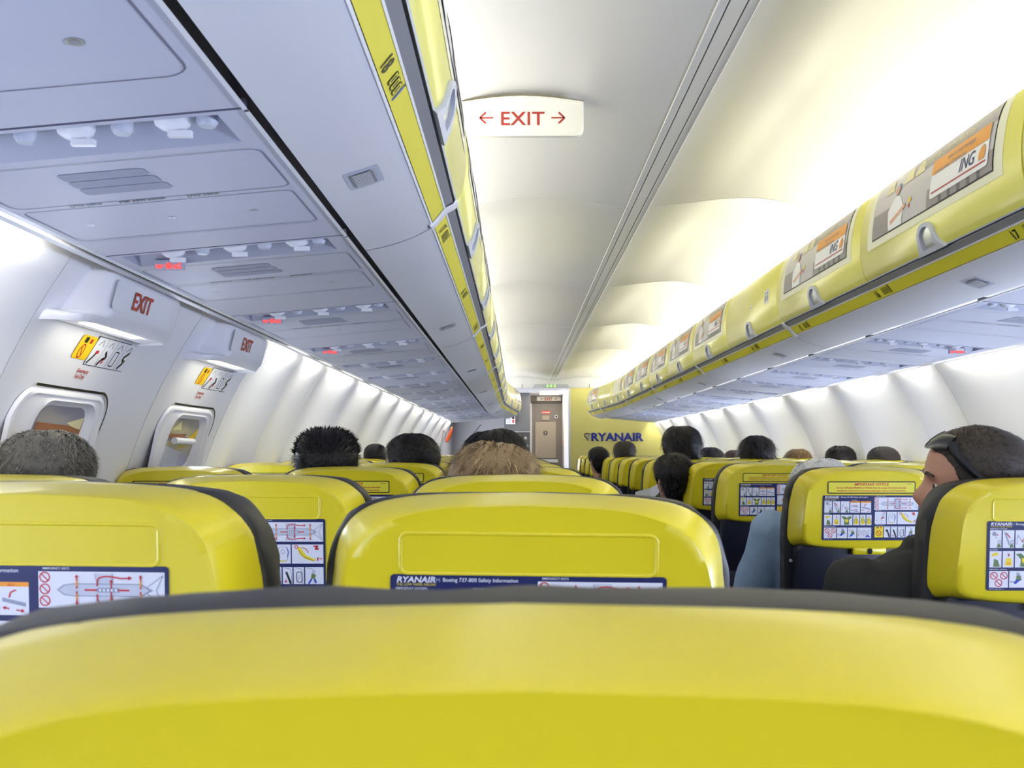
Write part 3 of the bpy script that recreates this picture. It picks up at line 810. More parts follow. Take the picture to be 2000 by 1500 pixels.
# ------------------------------------------------------------------ overwing exits in the left wall
from mathutils import noise as mnoise
def wl_pt(u, v, h): return wall_pt(-1, u, v, SEAM_L, h)
def loop_rr(y0, z0, y1, z1, r, n=6, skew=0):
    P = []
    for cx, cy, a0 in ((y1-r,z1-r,0),(y0+r,z1-r,pi/2),(y0+r,z0+r,pi),(y1-r,z0+r,1.5*pi)):
        for k in range(n+1): a = a0+pi/2*k/n; P.append((cx+r*cos(a), cy+r*sin(a)))
    return P
for ei, (D0, nm) in enumerate(((0.0, 'nearer'), (.86, 'farther'))):
    mb = MB()
    lp = lambda y0, z0, y1, z1, r, h: [wl_pt(a+D0, b, h) for a, b in loop_rr(y0, z0, y1, z1, r)]
    # hatch: raised edge, its dark joint, then the sunk window bezel
    mb.loft([lp(2.03,-.60,2.50,.142,.07,.002), lp(2.035,-.595,2.495,.138,.065,.010), lp(2.05,-.58,2.485,.132,.06,.012), lp(2.06,-.57,2.475,.128,.05,.008)], 'panel_white')
    mb.loft([lp(2.06,-.57,2.475,.128,.05,.008), lp(2.12,-.26,2.455,.126,.06,.010), lp(2.135,-.20,2.445,.122,.06,.016), lp(2.165,-.07,2.425,.112,.045,.004), lp(2.172,-.05,2.418,.107,.042,.002)], 'panel_white')
    dr2 = mb.build('door_%d' % (2+ei), smooth=50, recalc=False); tag(dr2, kind='structure')
    mb = MB(); P1 = [(a, b) for a, b in loop_rr(2.022,-.61,2.508,.149,.07) if b > .02 or a > 2.4]
    mb2 = Draw(); 
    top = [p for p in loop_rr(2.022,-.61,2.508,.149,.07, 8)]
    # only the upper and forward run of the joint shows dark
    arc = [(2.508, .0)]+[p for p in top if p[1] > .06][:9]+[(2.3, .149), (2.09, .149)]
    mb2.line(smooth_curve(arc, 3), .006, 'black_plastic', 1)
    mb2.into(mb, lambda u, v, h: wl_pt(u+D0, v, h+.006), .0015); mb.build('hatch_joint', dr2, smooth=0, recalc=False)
    mb = MB(); d = Draw()
    d.rrect(2.172,-.05,2.418,.107,.042,'exit_pane',0)
    if ei == 0:
        d.poly([(2.176,.042),(2.416,.042),(2.414,.062),(2.178,.068)],'brown_trim',1); d.poly([(2.18,-.04),(2.33,-.045),(2.40,.02),(2.18,.036)],'card_grey',1); d.poly([(2.33,.07),(2.41,.085),(2.41,.05)],'ad_cream',1)
    else:
        d.poly([(2.27,.0),(2.414,.04),(2.414,.08),(2.33,.03)],'icon_yellow',1); d.poly([(2.18,-.04),(2.33,-.045),(2.33,.0),(2.18,.02)],'card_lightgrey',1); d.rect(2.178,.044,2.33,.058,'brown_trim',1); d.poly([(2.19,.07),(2.24,.10),(2.27,.07)],'ad_cream',1)
    d.into(mb, lambda u, v, h: wl_pt(u+D0, v, .003+h), .001, (0, .04), (2.2, 2.25, 2.3, 2.35)); mb.build('hatch_window', dr2, smooth=0, recalc=False)
    mb = MB(); mb.tube([wl_pt(2.205+D0, .040, .016), wl_pt(2.31+D0, .039, .018), wl_pt(2.375+D0, .038, .016)], .011, 'card_white', 10)
    mb.build('hatch_handle', dr2)
    # lit sign housing with its hood lamp
    root = empty('exit_sign', (-1.36, 2.2+D0, EYE+.33), 'white housing with red EXIT lettering on the left wall, %s of the two overwing exits' % nm, 'exit sign')
    inv = Matrix.Translation(-Vector(root.location))
    def P(name, mb, **kk):
        o = mb.build(name, root, recalc=False, **kk); o.matrix_parent_inverse = inv; return o
    prof = [(1.41,.395),(1.36,.388),(1.338,.380),(1.334,.366),(1.345,.318),(1.350,.300),(1.352,.292),(1.360,.284),(1.366,.274),(1.372,.269),(1.384,.274),(1.435,.272)]
    mb = MB(); rings = []
    for y, k, kl in ((1.955,0,.0),(1.965,0,.5),(1.985,0,.85),(2.02,.02,.96),(2.034,.10,1),(2.042,.80,1),(2.055,.96,1),(2.08,1,1),(2.3,1,1),(2.38,1,1),(2.42,.99,1),(2.445,.93,.92),(2.458,.75,.6),(2.462,.0,.0)):
        rings.append([(-(w_*(kl if i > 6 else k)-(wall_pt(-1, y+D0, Z, SEAM_L, -.005)[0])*(1-(kl if i > 6 else k)) if i > 0 else w_), y+D0, EYE+Z) for i, (w_, Z) in enumerate(prof)])
    mb.loft(rings, 'panel_white', closed=False); P('sign_housing', mb, smooth=55)
    mb = MB()
    mb.loft([[(-(w_), y+D0, EYE+Z) for w_, Z in ((1.378,.2695),(1.390,.2715),(1.415,.2712))] for y in (2.04, 2.33)], 'lamp_glow', closed=False); P('hood_lamp', mb, smooth=0)
    area('hood_light', (-1.40, 2.2+D0, EYE+.262), (0, radians(20), 0), .03, .3, .25, (1, .95, .75))
    mb = MB(); d = Draw()
    def sp(u, v, h): return (-(1.334+(.366-v)*.24-.971*h), u+D0, EYE+v-.236*h)
    d.rrect(2.045, .304, 2.365, .368, .012, 'card_white', 2)
    d.text('EXIT', 2.195, .317, .054, 'sign_red', 5, .022, align='CENTER', sx=.98)
    d.into(mb, sp, .0008); P('sign_face', mb, smooth=0)
    # instruction placards below
    root2 = empty('safety_placard', wl_pt(2.28+D0, .2, 0), 'yellow and white pictogram placard on the left wall below the %s exit sign' % nm, 'placard')
    mb = MB(); d = Draw()
    d.rrect(2.125,.185,2.225,.238,.01,'icon_yellow',1); d.ring(2.165,.203,.013,.0165,'card_red',2); d.line([(2.155,.213),(2.176,.193)],.003,'card_red',2)
    d.rect(2.150,.222,2.170,.234,'card_black',2); d.rect(2.185,.222,2.2,.232,'card_red',2)
    d.into(mb, lambda u, v, h: wl_pt(2.195+(u-2.125)*.8+D0, v+.030, h+.002), .0006, (.2, .22), (2.15, 2.175, 2.2))
    o = mb.build('warning_plate', root2, smooth=0, recalc=False); o.matrix_parent_inverse = Matrix.Translation(-Vector(root2.location))
    mb = MB(); d = Draw()
    d.rect(2.240,.176,2.455,.243,'card_black',1); d.rect(2.2415,.1775,2.4535,.2415,'card_white',2)
    for q in range(4):
        x = 2.244+.0535*q
        if q: d.line([(x,.178),(x,.241)],.001,'card_black',3)
        d.line([(x+.012,.224),(x+.03,.236),(x+.04,.222)],.0014,'card_black',3)
        if q == 0: d.line([(x+.004,.180),(x+.02,.197),(x+.03,.212)],.006,'card_black',3); d.rect(x+.02,.205,x+.035,.212,'card_red',4)
        if q == 1: d.line([(x+.006,.180),(x+.018,.195),(x+.035,.200),(x+.018,.214)],.007,'card_black',3); d.arrow(x+.03,.198,x+.022,.184,.003,'card_red',4)
        if q == 2: rr_line(d, x+.014,.184,x+.036,.218,.005,.003,'card_black',3)
        if q == 3: d.line([(x+.014,.181),(x+.03,.196),(x+.016,.208),(x+.036,.222)],.007,'card_black',3); d.disc(x+.03,.20,.005,'card_green',4)
    d.into(mb, lambda u, v, h: wl_pt(u+.035+D0, v+.030, h+.002), .0006, (.19, .21, .23), (2.26, 2.28, 2.3, 2.32, 2.34, 2.36, 2.38, 2.4, 2.42, 2.44))
    o = mb.build('pictogram_strip', root2, smooth=0, recalc=False); o.matrix_parent_inverse = Matrix.Translation(-Vector(root2.location))
    mb = MB(); d = Draw()
    d.text('Emergency', 2.25, .171, .0135, 'sign_red', 1, .02, align='CENTER'); d.text('Use Only', 2.245, .158, .0135, 'sign_red', 1, .02, align='CENTER')
    d.into(mb, lambda u, v, h: wl_pt(u+.045+D0, v+.016, h+.002), .0006)
    o = mb.build('wall_lettering', dr2, smooth=0, recalc=False)

# ------------------------------------------------------------------ seats
CREST = 1.128
LEAN = .13
def sy(z): return -LEAN*z            # z relative to the crest (negative down): lower points sit further forward
RIM = smooth_curve([(0,0),(.08,-.002),(.130,-.0065),(.162,-.015),(.186,-.034),(.199,-.062),(.205,-.10),(.209,-.15),(.210,-.185),(.207,-.208),(.192,-.224),(.15,-.232),(.08,-.238),(0,-.240)], 4)
CRE = smooth_curve([(0,-.0100),(.08,-.0132),(.122,-.022),(.148,-.034),(.165,-.053),(.175,-.08),(.180,-.12),(.183,-.155),(.184,-.18),(.182,-.198),(.168,-.211),(.135,-.217),(.08,-.222),(0,-.225)], 4)
def full(c): return c+[(-x, z) for x, z in c[-2:0:-1]]
def seat_shell(emboss):
    mb = MB(); R, C = full(RIM), full(CRE)
    rings = []
    # (blend rim->crease, depth behind the rim)
    for t, dy in ((-.05, .012), (0, .0), (.10, -.007), (.35, -.021), (.6, -.033), (.80, -.0415), (.92, -.0452), (1.0, -.0468)):
        ring = []
        for (x0, z0), (x1, z1) in zip(R, C):
            fl = min(1, max(0, (-z0-.02)/.06))   # sides reach further forward than the crown
            ring.append((x0+(x1-x0)*t, dy+sy(z0)+.028*fl*(1-t), z0+(z1-z0)*t))
        rings.append(ring)
    for k, dy in ((.94, -.0475), (.5, -.0477), (.02, -.0477)):
        rings.append([(x*k, dy+sy(-.115+(z+.115)*k), -.115+(z+.115)*k) for x, z in C])
    mb.loft(rings, 'shell_yellow', cap1=True)
    face = lambda u, v, h: (u, -.0477+sy(v)-h, v)
    if emboss:
        for (hw, z0, z1) in ((.1225, -.0755, -.0385),):
            P = lambda e, h: [face(a, b, h) for a, b in loop_rr(-hw-e, z0-e, hw+e, z1+e, .006+e)]
            mb.loft([P(.0032, -.0004), P(.0018, .0011), P(.0004, .0011), P(-.0012, -.0002)], 'shell_yellow')
    return mb
def face(u, v, h): return (u, -.0483+sy(v)-h, v)

def safety_card():
    d = Draw(); W, H = .133, .062; cz = -.0770-H
    X = lambda f: -W+2*W*f
    Z = lambda f: cz+H-2*H*f      # f from the top
    d.rrect(-W, cz-H, W, cz+H, .004, 'card_navy', 1)
    d.text('RYANAIR', X(.022), Z(.062), .0078, 'card_white', 2, .03, .2, sx=1.15); d.text('.COM', X(.125), Z(.062), .0060, 'card_grey', 2, 0)
    d.text('THE LOW FARES AIRLINE', X(.022), Z(.088), .0034, 'card_yellow', 2, 0); d.text('Boeing 737-800 Safety Information', X(.19), Z(.055), .0052, 'card_white', 2, .01)
    def cap(x, z, t): d.text(t, X(x), Z(z), .0030, 'card_white', 2, .01)
    cap(.02, .118, 'EMERGENCY OXYGEN'); cap(.30, .118, 'SEAT BELTS'); cap(.55, .03, 'EMERGENCY EXITS'); cap(.02, .42, 'LIFE VESTS'); cap(.02, .70, 'EMERGENCY LANDING'); cap(.55, .35, 'LIFE RAFTS'); cap(.55, .665, 'OVERWING EXITS')
    d.text('SAFETY CARD  REV 12', X(.02), Z(.985), .0026, 'card_white', 2)
    def cell(x0, z0, x1, z1, m='card_white'): d.rect(X(x0), Z(z1), X(x1), Z(z0), m, 2)
    def man(x, z, sc, body='card_green', leg='card_blue'):
        d.disc(X(x), Z(z), .0028*sc, 'card_lightgrey', 3, 10); d.ring(X(x), Z(z), .0023*sc, .0030*sc, 'card_grey', 4, 10)
        d.poly([(X(x)-.003*sc, Z(z)-.0025*sc), (X(x)+.004*sc, Z(z)-.0025*sc), (X(x)+.0055*sc, Z(z)-.011*sc), (X(x)-.004*sc, Z(z)-.011*sc)], body, 3)
        if leg: d.poly([(X(x)-.004*sc, Z(z)-.010*sc), (X(x)+.005*sc, Z(z)-.009*sc), (X(x)-.004*sc, Z(z)-.017*sc), (X(x)-.008*sc, Z(z)-.016*sc)], leg, 4)
    # row 1
    xs = [.02, .105, .19, .285, .395, .508]
    for i in range(5): cell(xs[i], .13, xs[i+1]-.008, .385)
    for i in (0, 1, 2):
        xc = xs[i]+.05; d.disc(X(xc+.015), Z(.30), .0035, 'card_lightgrey', 3, 12); d.ring(X(xc+.015), Z(.30), .003, .0038, 'card_grey', 4, 12)
        d.poly([(X(xc-.005), Z(.38)), (X(xc+.024), Z(.38)), (X(xc+.02), Z(.335)), (X(xc+.004), Z(.325))], 'card_green', 3)
    d.disc(X(.048), Z(.18), .004, 'card_grey', 3); d.line([(X(.05), Z(.19)), (X(.065), Z(.25))], .001, 'card_grey', 3); d.arrow(X(.062), Z(.18), X(.075), Z(.21), .0009, 'card_red', 4)
    d.line([(X(.12), Z(.16)), (X(.15), Z(.34))], .0028, 'card_grey', 3); d.line([(X(.13), Z(.17)), (X(.155), Z(.24))], .0016, 'card_red', 4)
    d.line([(X(.2), Z(.33)), (X(.205), Z(.2)), (X(.235), Z(.28))], .001, 'card_grey', 3); d.arrow(X(.25), Z(.24), X(.232), Z(.3), .001, 'card_red', 4)
    for i in (3, 4): d.rect(X(xs[i]), Z(.165), X(xs[i+1]-.008), Z(.13), 'card_orange', 3); d.text('BELT', X(xs[i]+.03), Z(.16), .0032, 'card_red', 4)
    for zz in (.22, .32): d.poly([(X(.295), Z(zz)), (X(.37), Z(zz+.03)), (X(.37), Z(zz+.055)), (X(.295), Z(zz+.02))], 'card_grey', 3); d.arrow(X(.32), Z(zz-.01), X(.36), Z(zz+.005), .0012, 'card_red', 4)
    d.poly([(X(.405), Z(.25)), (X(.49), Z(.29)), (X(.49), Z(.32)), (X(.405), Z(.28))], 'card_grey', 3); d.line([(X(.43), Z(.25)), (X(.435), Z(.21)), (X(.455), Z(.19))], .0014, 'card_red', 4); d.arrow(X(.43), Z(.335), X(.405), Z(.325), .0012, 'card_red', 4); d.arrow(X(.455), Z(.345), X(.485), Z(.355), .0012, 'card_red', 4)
    # row 2
    xs = [.02, .108, .19, .32, .39, .455, .53]
    xs[-1] = .508+.008
    for i in range(6): cell(xs[i], .43, xs[i+1]-.008, .665)
    d.poly([(X(.03), Z(.47)), (X(.07), Z(.45)), (X(.085), Z(.48)), (X(.04), Z(.51))], 'card_yellow', 3); d.poly([(X(.045), Z(.655)), (X(.09), Z(.655)), (X(.075), Z(.56)), (X(.05), Z(.54))], 'card_green', 3)
    d.poly([(X(.125), Z(.64)), (X(.17), Z(.64)), (X(.165), Z(.53)), (X(.13), Z(.53))], 'card_yellow', 3); d.arrow(X(.148), Z(.46), X(.148), Z(.51), .0013, 'card_red', 4); d.rect(X(.135), Z(.62), X(.16), Z(.59), 'card_orange', 4)
    d.poly([(X(.195), Z(.47)), (X(.23), Z(.46)), (X(.25), Z(.5)), (X(.285), Z(.46)), (X(.308), Z(.48)), (X(.275), Z(.55)), (X(.28), Z(.655)), (X(.225), Z(.655)), (X(.23), Z(.55))], 'card_green', 3); d.poly([(X(.235), Z(.53)), (X(.27), Z(.53)), (X(.265), Z(.6)), (X(.24), Z(.6))], 'card_yellow', 4)
    for i in (3, 4, 5):
        xc = (xs[i]+xs[i+1]-.008)/2
        d.disc(X(xc), Z(.475), .0026, 'card_lightgrey', 3, 10); d.ring(X(xc), Z(.475), .0022, .0028, 'card_grey', 4, 10)
        d.poly([(X(xc-.012), Z(.50)), (X(xc+.012), Z(.50)), (X(xc+.025), Z(.60)), (X(xc+.014), Z(.645)), (X(xc-.014), Z(.645)), (X(xc-.025), Z(.60))], 'card_yellow', 3)
        d.line([(X(xc), Z(.51)), (X(xc), Z(.64))], .0009, 'card_green', 4); d.line([(X(xc-.022), Z(.6)), (X(xc-.012), Z(.52))], .0012, 'card_green', 4); d.line([(X(xc+.022), Z(.6)), (X(xc+.012), Z(.52))], .0012, 'card_green', 4)
    # row 3
    xs = [.02, .155, .268, .365, .516]
    for i in range(4): cell(xs[i], .715, xs[i+1]-.008, .955)
    d.noentry(X(.052), Z(.785), .0068, 3); d.noentry(X(.118), Z(.785), .0068, 3); d.noentry(X(.083), Z(.89), .0068, 3)
    d.rect(X(.16), Z(.88), X(.195), Z(.865), 'card_grey', 3); man(.215, .76, 1.05, 'card_green', 'card_blue'); d.line([(X(.2), Z(.74)), (X(.235), Z(.8))], .002, 'card_grey', 4)
    man(.315, .775, 1.05, 'card_green', 'card_blue'); d.arrow(X(.295), Z(.76), X(.28), Z(.79), .001, 'card_red', 4)
    for q in range(5): d.ring(X(.385+.025*q), Z(.79+.03*(q % 2)), .0022, .0032, 'card_grey', 3, 10); d.line([(X(.375+.025*q), Z(.9)), (X(.385+.025*q), Z(.83))], .0012, 'card_grey' if q % 2 else 'card_red', 3)
    d.poly([(X(.44), Z(.94)), (X(.47), Z(.87)), (X(.505), Z(.94)), (X(.47), Z(.92))], 'card_blue', 4)
    # right: aircraft plan
    cell(.535, .045, .985, .325)
    for q, zz in enumerate((.09, .18, .27)): d.noentry(X(.558), Z(zz), .0052, 3)
    zc = .185
    d.poly([(X(.60), Z(zc)), (X(.625), Z(zc-.04)), (X(.66), Z(zc-.05)), (X(.90), Z(zc-.05)), (X(.945), Z(zc)), (X(.90), Z(zc+.05)), (X(.66), Z(zc+.05)), (X(.625), Z(zc+.04))], 'card_grey', 3)
    d.poly([(X(.606), Z(zc)), (X(.63), Z(zc-.033)), (X(.66), Z(zc-.042)), (X(.90), Z(zc-.042)), (X(.93), Z(zc)), (X(.90), Z(zc+.042)), (X(.66), Z(zc+.042)), (X(.63), Z(zc+.033))], 'card_lightgrey', 4)
    for sg in (-1, 1):
        d.poly([(X(.745), Z(zc+sg*.05)), (X(.735), Z(zc+sg*.125)), (X(.80), Z(zc+sg*.125)), (X(.80), Z(zc+sg*.05))], 'card_lightgrey', 3)
        d.line([(X(.735), Z(zc+sg*.125)), (X(.745), Z(zc+sg*.05))], .0006, 'card_grey', 4); d.line([(X(.80), Z(zc+sg*.125)), (X(.80), Z(zc+sg*.05))], .0006, 'card_grey', 4)
        d.line([(X(.92), Z(zc+sg*.02)), (X(.98), Z(zc+sg*.115)), (X(.955), Z(zc))], .0008, 'card_grey', 4)
        d.line(smooth_curve([(X(.745), Z(zc+sg*.03)), (X(.75), Z(zc+sg*.09)), (X(.785), Z(zc+sg*.105)), (X(.83), Z(zc+sg*.09))], 3), .0013, 'card_red', 6); d.arrow(X(.83), Z(zc+sg*.09), X(.87), Z(zc+sg*.095), .0013, 'card_red', 6)
        for xx in (.672, .90): d.arrow(X(xx), Z(zc+sg*.01), X(xx), Z(zc+sg*.12), .0013, 'card_red', 6, 2.5); d.line([(X(xx), Z(zc+sg*.03)), (X(xx), Z(zc+sg*.075))], .0016, 'card_orange', 7)
        d.arrow(X(.795), Z(zc+sg*.01), X(.795), Z(zc+sg*.085), .0013, 'card_red', 6, 2.5)
    d.line([(X(.70), Z(zc)), (X(.745), Z(zc))], .0016, 'card_red', 6); d.line([(X(.82), Z(zc)), (X(.86), Z(zc))], .0016, 'card_red', 6)
    d.rect(X(.745), Z(zc+.018), X(.825), Z(zc-.018), 'card_grey', 5)
    for q in range(5): d.rect(X(.752+.014*q), Z(zc+.01), X(.76+.014*q), Z(zc-.01), 'card_white', 7)
    # right row 2
    xs = [.542, .665, .775, .993]
    for i in range(3): cell(xs[i], .365, xs[i+1]-.008, .64)
    d.line([(X(.61), Z(.62)), (X(.61), Z(.5)), (X(.645), Z(.5)), (X(.645), Z(.38))], .0008, 'card_grey', 3); d.rect(X(.625), Z(.40), X(.645), Z(.385), 'card_red', 4); d.disc(X(.56), Z(.55), .0015, 'card_red', 4); man(.625, .43, .7, 'card_lightgrey', 'card_red')
    rr_line(d, X(.685), Z(.60), X(.745), Z(.40), .004, .0009, 'card_grey', 3); d.ring(X(.715), Z(.47), .003, .004, 'card_grey', 3); d.rect(X(.695), Z(.615), X(.735), Z(.60), 'card_yellow', 4); d.line([(X(.74), Z(.41)), (X(.755), Z(.47)), (X(.745), Z(.55))], .0012, 'card_blue', 4)
    d.poly([(X(.81), Z(.41)), (X(.83), Z(.40)), (X(.87), Z(.52)), (X(.935), Z(.585)), (X(.92), Z(.61)), (X(.86), Z(.57)), (X(.825), Z(.5))], 'card_yellow', 3); d.line([(X(.82), Z(.44)), (X(.85), Z(.54)), (X(.92), Z(.6))], .0009, 'card_green', 4)
    d.ring(X(.805), Z(.40), .0022, .0034, 'card_red', 4); d.line(smooth_curve([(X(.84), Z(.41)), (X(.87), Z(.43)), (X(.885), Z(.49))], 3), .001, 'card_red', 5); d.line([(X(.92), Z(.39)), (X(.95), Z(.39)), (X(.93), Z(.43)), (X(.955), Z(.43))], .0026, 'card_red', 5); d.line([(X(.95), Z(.55)), (X(.945), Z(.6))], .0022, 'card_red', 4); d.arrow(X(.955), Z(.57), X(.978), Z(.57), .0009, 'card_red', 4)
    # right row 3
    xs = [.542, .635, .705, .775, .85, .93, .993]
    xs = [.542, .64, .712, .785, .862, .993]
    cell(xs[0], .69, xs[1]-.008, .935, 'card_yellow'); d.noentry(X(.586), Z(.84), .0075, 3); d.rect(X(.56), Z(.73), X(.585), Z(.70), 'card_green', 3); d.rect(X(.60), Z(.73), X(.615), Z(.705), 'card_red', 3)
    for i in range(1, 5): cell(xs[i], .69, xs[i+1]-.008, .935)
    for i in (1, 2, 3, 4): d.line([(X(xs[i]+.01), Z(.70)), (X(xs[i]+.055), Z(.72)), (X(xs[i]+.06), Z(.93))], .0010, 'card_grey', 3)
    d.line([(X(.665), Z(.77)), (X(.68), Z(.82)), (X(.695), Z(.93))], .0034, 'card_black', 4); d.ring(X(.67), Z(.78), .002, .0034, 'card_black', 4)
    d.line([(X(.735), Z(.76)), (X(.75), Z(.84)), (X(.765), Z(.93))], .0036, 'card_black', 4); d.arrow(X(.735), Z(.87), X(.73), Z(.92), .0013, 'card_red', 5)
    rr_line(d, X(.805), Z(.91), X(.84), Z(.76), .003, .0013, 'card_black', 3); d.line([(X(.808), Z(.9)), (X(.838), Z(.77))], .001, 'card_grey', 4)
    d.poly([(X(.905), Z(.78)), (X(.935), Z(.80)), (X(.925), Z(.86)), (X(.9), Z(.86))], 'card_green', 4); d.line([(X(.905), Z(.86)), (X(.885), Z(.93))], .003, 'card_blue', 4); d.line([(X(.925), Z(.86)), (X(.935), Z(.92))], .003, 'card_blue', 4); d.ring(X(.92), Z(.76), .0018, .0028, 'card_grey', 4)
    mb = MB(); d.into(mb, face, .00016); return mb
def notice():
    d = Draw(); z0, z1, W = -.0722, -.0388, .120
    d.rrect(-W, z0, W, z1, .004, 'card_black', 1); d.rrect(-W+.0025, z0+.0025, W-.0025, z1-.0025, .003, 'label_yellow', 2)
    d.text('IMPORTANT NOTICE', 0, z1-.0115, .0098, 'card_red', 3, .02, align='CENTER')
    d.text('Persons of Reduced Mobility or Children may not occupy emergency exit seats.', 0, z1-.0195, .0058, 'card_red', 3, .02, align='CENTER', sx=1.02)
    d.text('No Baggage to be Stowed at Emergency Exit Seats. This is a Legal Requirement.', 0, z1-.0275, .0058, 'card_red', 3, .02, align='CENTER', sx=1.0)
    d.text('M11/079', W-.022, z1-.0085, .0034, 'card_black', 3, .01)
    mb = MB(); d.into(mb, face, .00018); return mb

def fabric_back(seed):
    """dark leather seat back seen as a band around the shell, running down to the cushion"""
    mb = MB()
    O = smooth_curve([(0,-.0004),(.08,-.0012),(.135,-.0048),(.166,-.0115),(.189,-.031),(.203,-.063),(.209,-.105),(.214,-.17),(.214,-.24),(.212,-.36),(.212,-.5),(.210,-.58),(.20,-.62),(.1,-.635),(0,-.64)], 5)
    O = full(O)
    cx = lambda k, p: (p[0]*k, -.3+(p[1]+.3)*k)
    rings = []
    for q, (inset, dy) in enumerate(((.030, .004), (.012, .002), (.003, .006), (.0, .016), (.0, .050), (.003, .075), (.013, .094), (.034, .106), (.075, .112))):
        ring = []
        for i, (x, z) in enumerate(O):
            L = sqrt(x*x+(z+.3)**2) or 1; f = inset/L if z < -.03 or abs(x) > .16 else inset/L
            px, pz = x*(1-f*1.0), -.3+(z+.3)*(1-f)
            fl = min(1, max(0, (-z-.02)/.06))
            n = mnoise.noise(Vector((x*22+seed*3.1, z*22, q*.55+seed)))
            n2 = mnoise.noise(Vector((x*60+seed, z*60, q*1.3)))
            a = (.0030*n+.0013*n2) if 1 < q < 8 else 0
            if abs(x) < .17 and z > -.02: a = min(a*.5, .0008)
            ring.append((px*(1+a/.2), dy+sy(z)+.030*fl*(.6 if q < 3 else .3), pz+a))
        rings.append(ring)
    rings.append([(x*.5, .104+sy(-.3+(z+.3)*.5), -.3+(z+.3)*.5) for x, z in O])
    mb.loft(rings, 'seat_leather', cap0=False, cap1=True)
    return mb

def make_seat(notice_on, seed=1):
    root = empty('airline_seat', (0, 0, 0))
    Zc = Vector((0, 0, CREST))
    def put(name, mb, parent=root, **k):
        o = mb.build(name, parent, **k)
        if parent is root: o.location = Zc
        return o
    sh = put('back_shell', seat_shell(not notice_on), smooth=60)
    o = safety_card().build('safety_card', sh, smooth=0, recalc=False)
    if notice_on: notice().build('notice_placard', sh, smooth=0, recalc=False)
    put('backrest', fabric_back(seed), smooth=70)
    # navy lower back with its recessed placard and folded table
    mb = MB()
    Pn = lambda hw, z0, z1, r, h: [(a, sy(b)-h, b) for a, b in loop_rr(-hw, z0, hw, z1, r)]
    mb.loft([Pn(.196,-.60,-.215,.02,-.03), Pn(.196,-.60,-.215,.02,.022), Pn(.190,-.594,-.222,.018,.028)], 'seat_navy', cap1=True)
    lo = put('lower_back', mb, smooth=40)
    mb = MB()
    for z0, z1, hw in ((-.330, -.316, .062),):
        mb.loft([Pn(hw+.004, z0-.004, z1+.004, .006, .028), Pn(hw+.003, z0-.003, z1+.003, .006, .031), Pn(hw, z0, z1, .005, .0315), Pn(hw-.001, z0+.001, z1-.001, .005, .0295)], 'seat_navy_light', cap1=False)
    mb.loft([Pn(.066, -.395, -.345, .006, .028), Pn(.065, -.394, -.346, .006, .0305), Pn(.062, -.391, -.349, .005, .0308), Pn(.060, -.389, -.351, .005, .0285)], 'seat_navy_light')
    mb.build('placard_frame', lo, smooth=40)
    d = Draw(); d.text('FASTEN SEAT BELT WHILE SEATED', 0, -.3265, .0066, 'card_grey', 1, .01, align='CENTER')
    mb = MB(); d.into(mb, lambda u, v, h: (u, sy(v)-.0287-h, v), .0004); mb.build('placard_lettering', lo, smooth=0, recalc=False)
    # table latch at the lower edge of the shell
    mb = MB()
    P2 = lambda hw, z0, z1, r, h: [(a+.0, sy(b)-h, b) for a, b in loop_rr(-hw, z0, hw, z1, r)]
    mb.loft([P2(.045,-.241,-.222,.004,.030), P2(.045,-.241,-.222,.004,.046), P2(.042,-.238,-.225,.004,.0485)], 'shell_yellow', cap1=True)
    la = mb.build('table_latch', sh, smooth=40)
    mb = MB(); mb.loft([P2(.006,-.239,-.223,.005,.048), P2(.006,-.239,-.223,.005,.0515), P2(.005,-.238,-.224,.004,.0525)], 'black_plastic', cap1=True)
    mb.build('latch_knob', la, smooth=40)
    # tray table folded below
    mb = MB(); mb.loft([P2(.18,-.56,-.41,.02,.026), P2(.18,-.56,-.41,.02,.040), P2(.175,-.555,-.415,.018,.044)], 'seat_navy', cap1=True)
    put('tray_table', mb, smooth=40)
    # cushion, armrests, frame
    mb = MB(); zc = .46-CREST
    rings = []
    for y, x, z0, z1 in ((.06,.20,-.09,.0),(.08,.211,-.10,.012),(.3,.213,-.11,.02),(.46,.213,-.11,.018),(.51,.21,-.10,.0),(.525,.2,-.09,-.02)):
        rings.append([(a, y, zc+b) for a, b in loop_rr(-x, z0, x, z1, .03)])
    mb.loft(rings, 'seat_leather', cap0=True, cap1=True); put('seat_cushion', mb, smooth=60)
    for sx in (-1, 1):
        mb = MB(); x = sx*.2255
        rings = [[(x+a, y, -.48+zz+b) for a, b in loop_rr(-.0100, -.02, .0100, .015, .009)] for y, zz in ((.08,.02),(.09,.04),(.3,.035),(.40,.03),(.415,.015))]
        mb.loft(rings, 'black_plastic', cap0=True, cap1=True); put('armrest', mb, smooth=50)
    mb = MB()
    for sx in (-1, 1):
        mb.tube([(sx*.17, .10, -.70), (sx*.17, .04, -CREST+.02)], .016, 'rail_grey', 8); mb.tube([(sx*.17, .36, -.70), (sx*.17, .42, -CREST+.02)], .016, 'rail_grey', 8)
        mb.box((sx*.17-.02, 0, -CREST), (sx*.17+.02, .46, -CREST+.02), 'rail_grey')
    mb.tube([(-.23, .10, -.76), (.23, .10, -.76)], .02, 'rail_grey', 8); mb.tube([(-.23, .38, -.76), (.23, .38, -.76)], .02, 'rail_grey', 8)
    put('leg_frame', mb, smooth=50)
    for sx in (-1, 1):
        mb = MB(); mb.tube([(sx*.205, sy(-.26)-.004, -.262), (sx*.205, sy(-.26)-.010, -.262)], .0045, 'chrome', 8); mb.build('rivet', lo)
    index_kids(root)
    return root

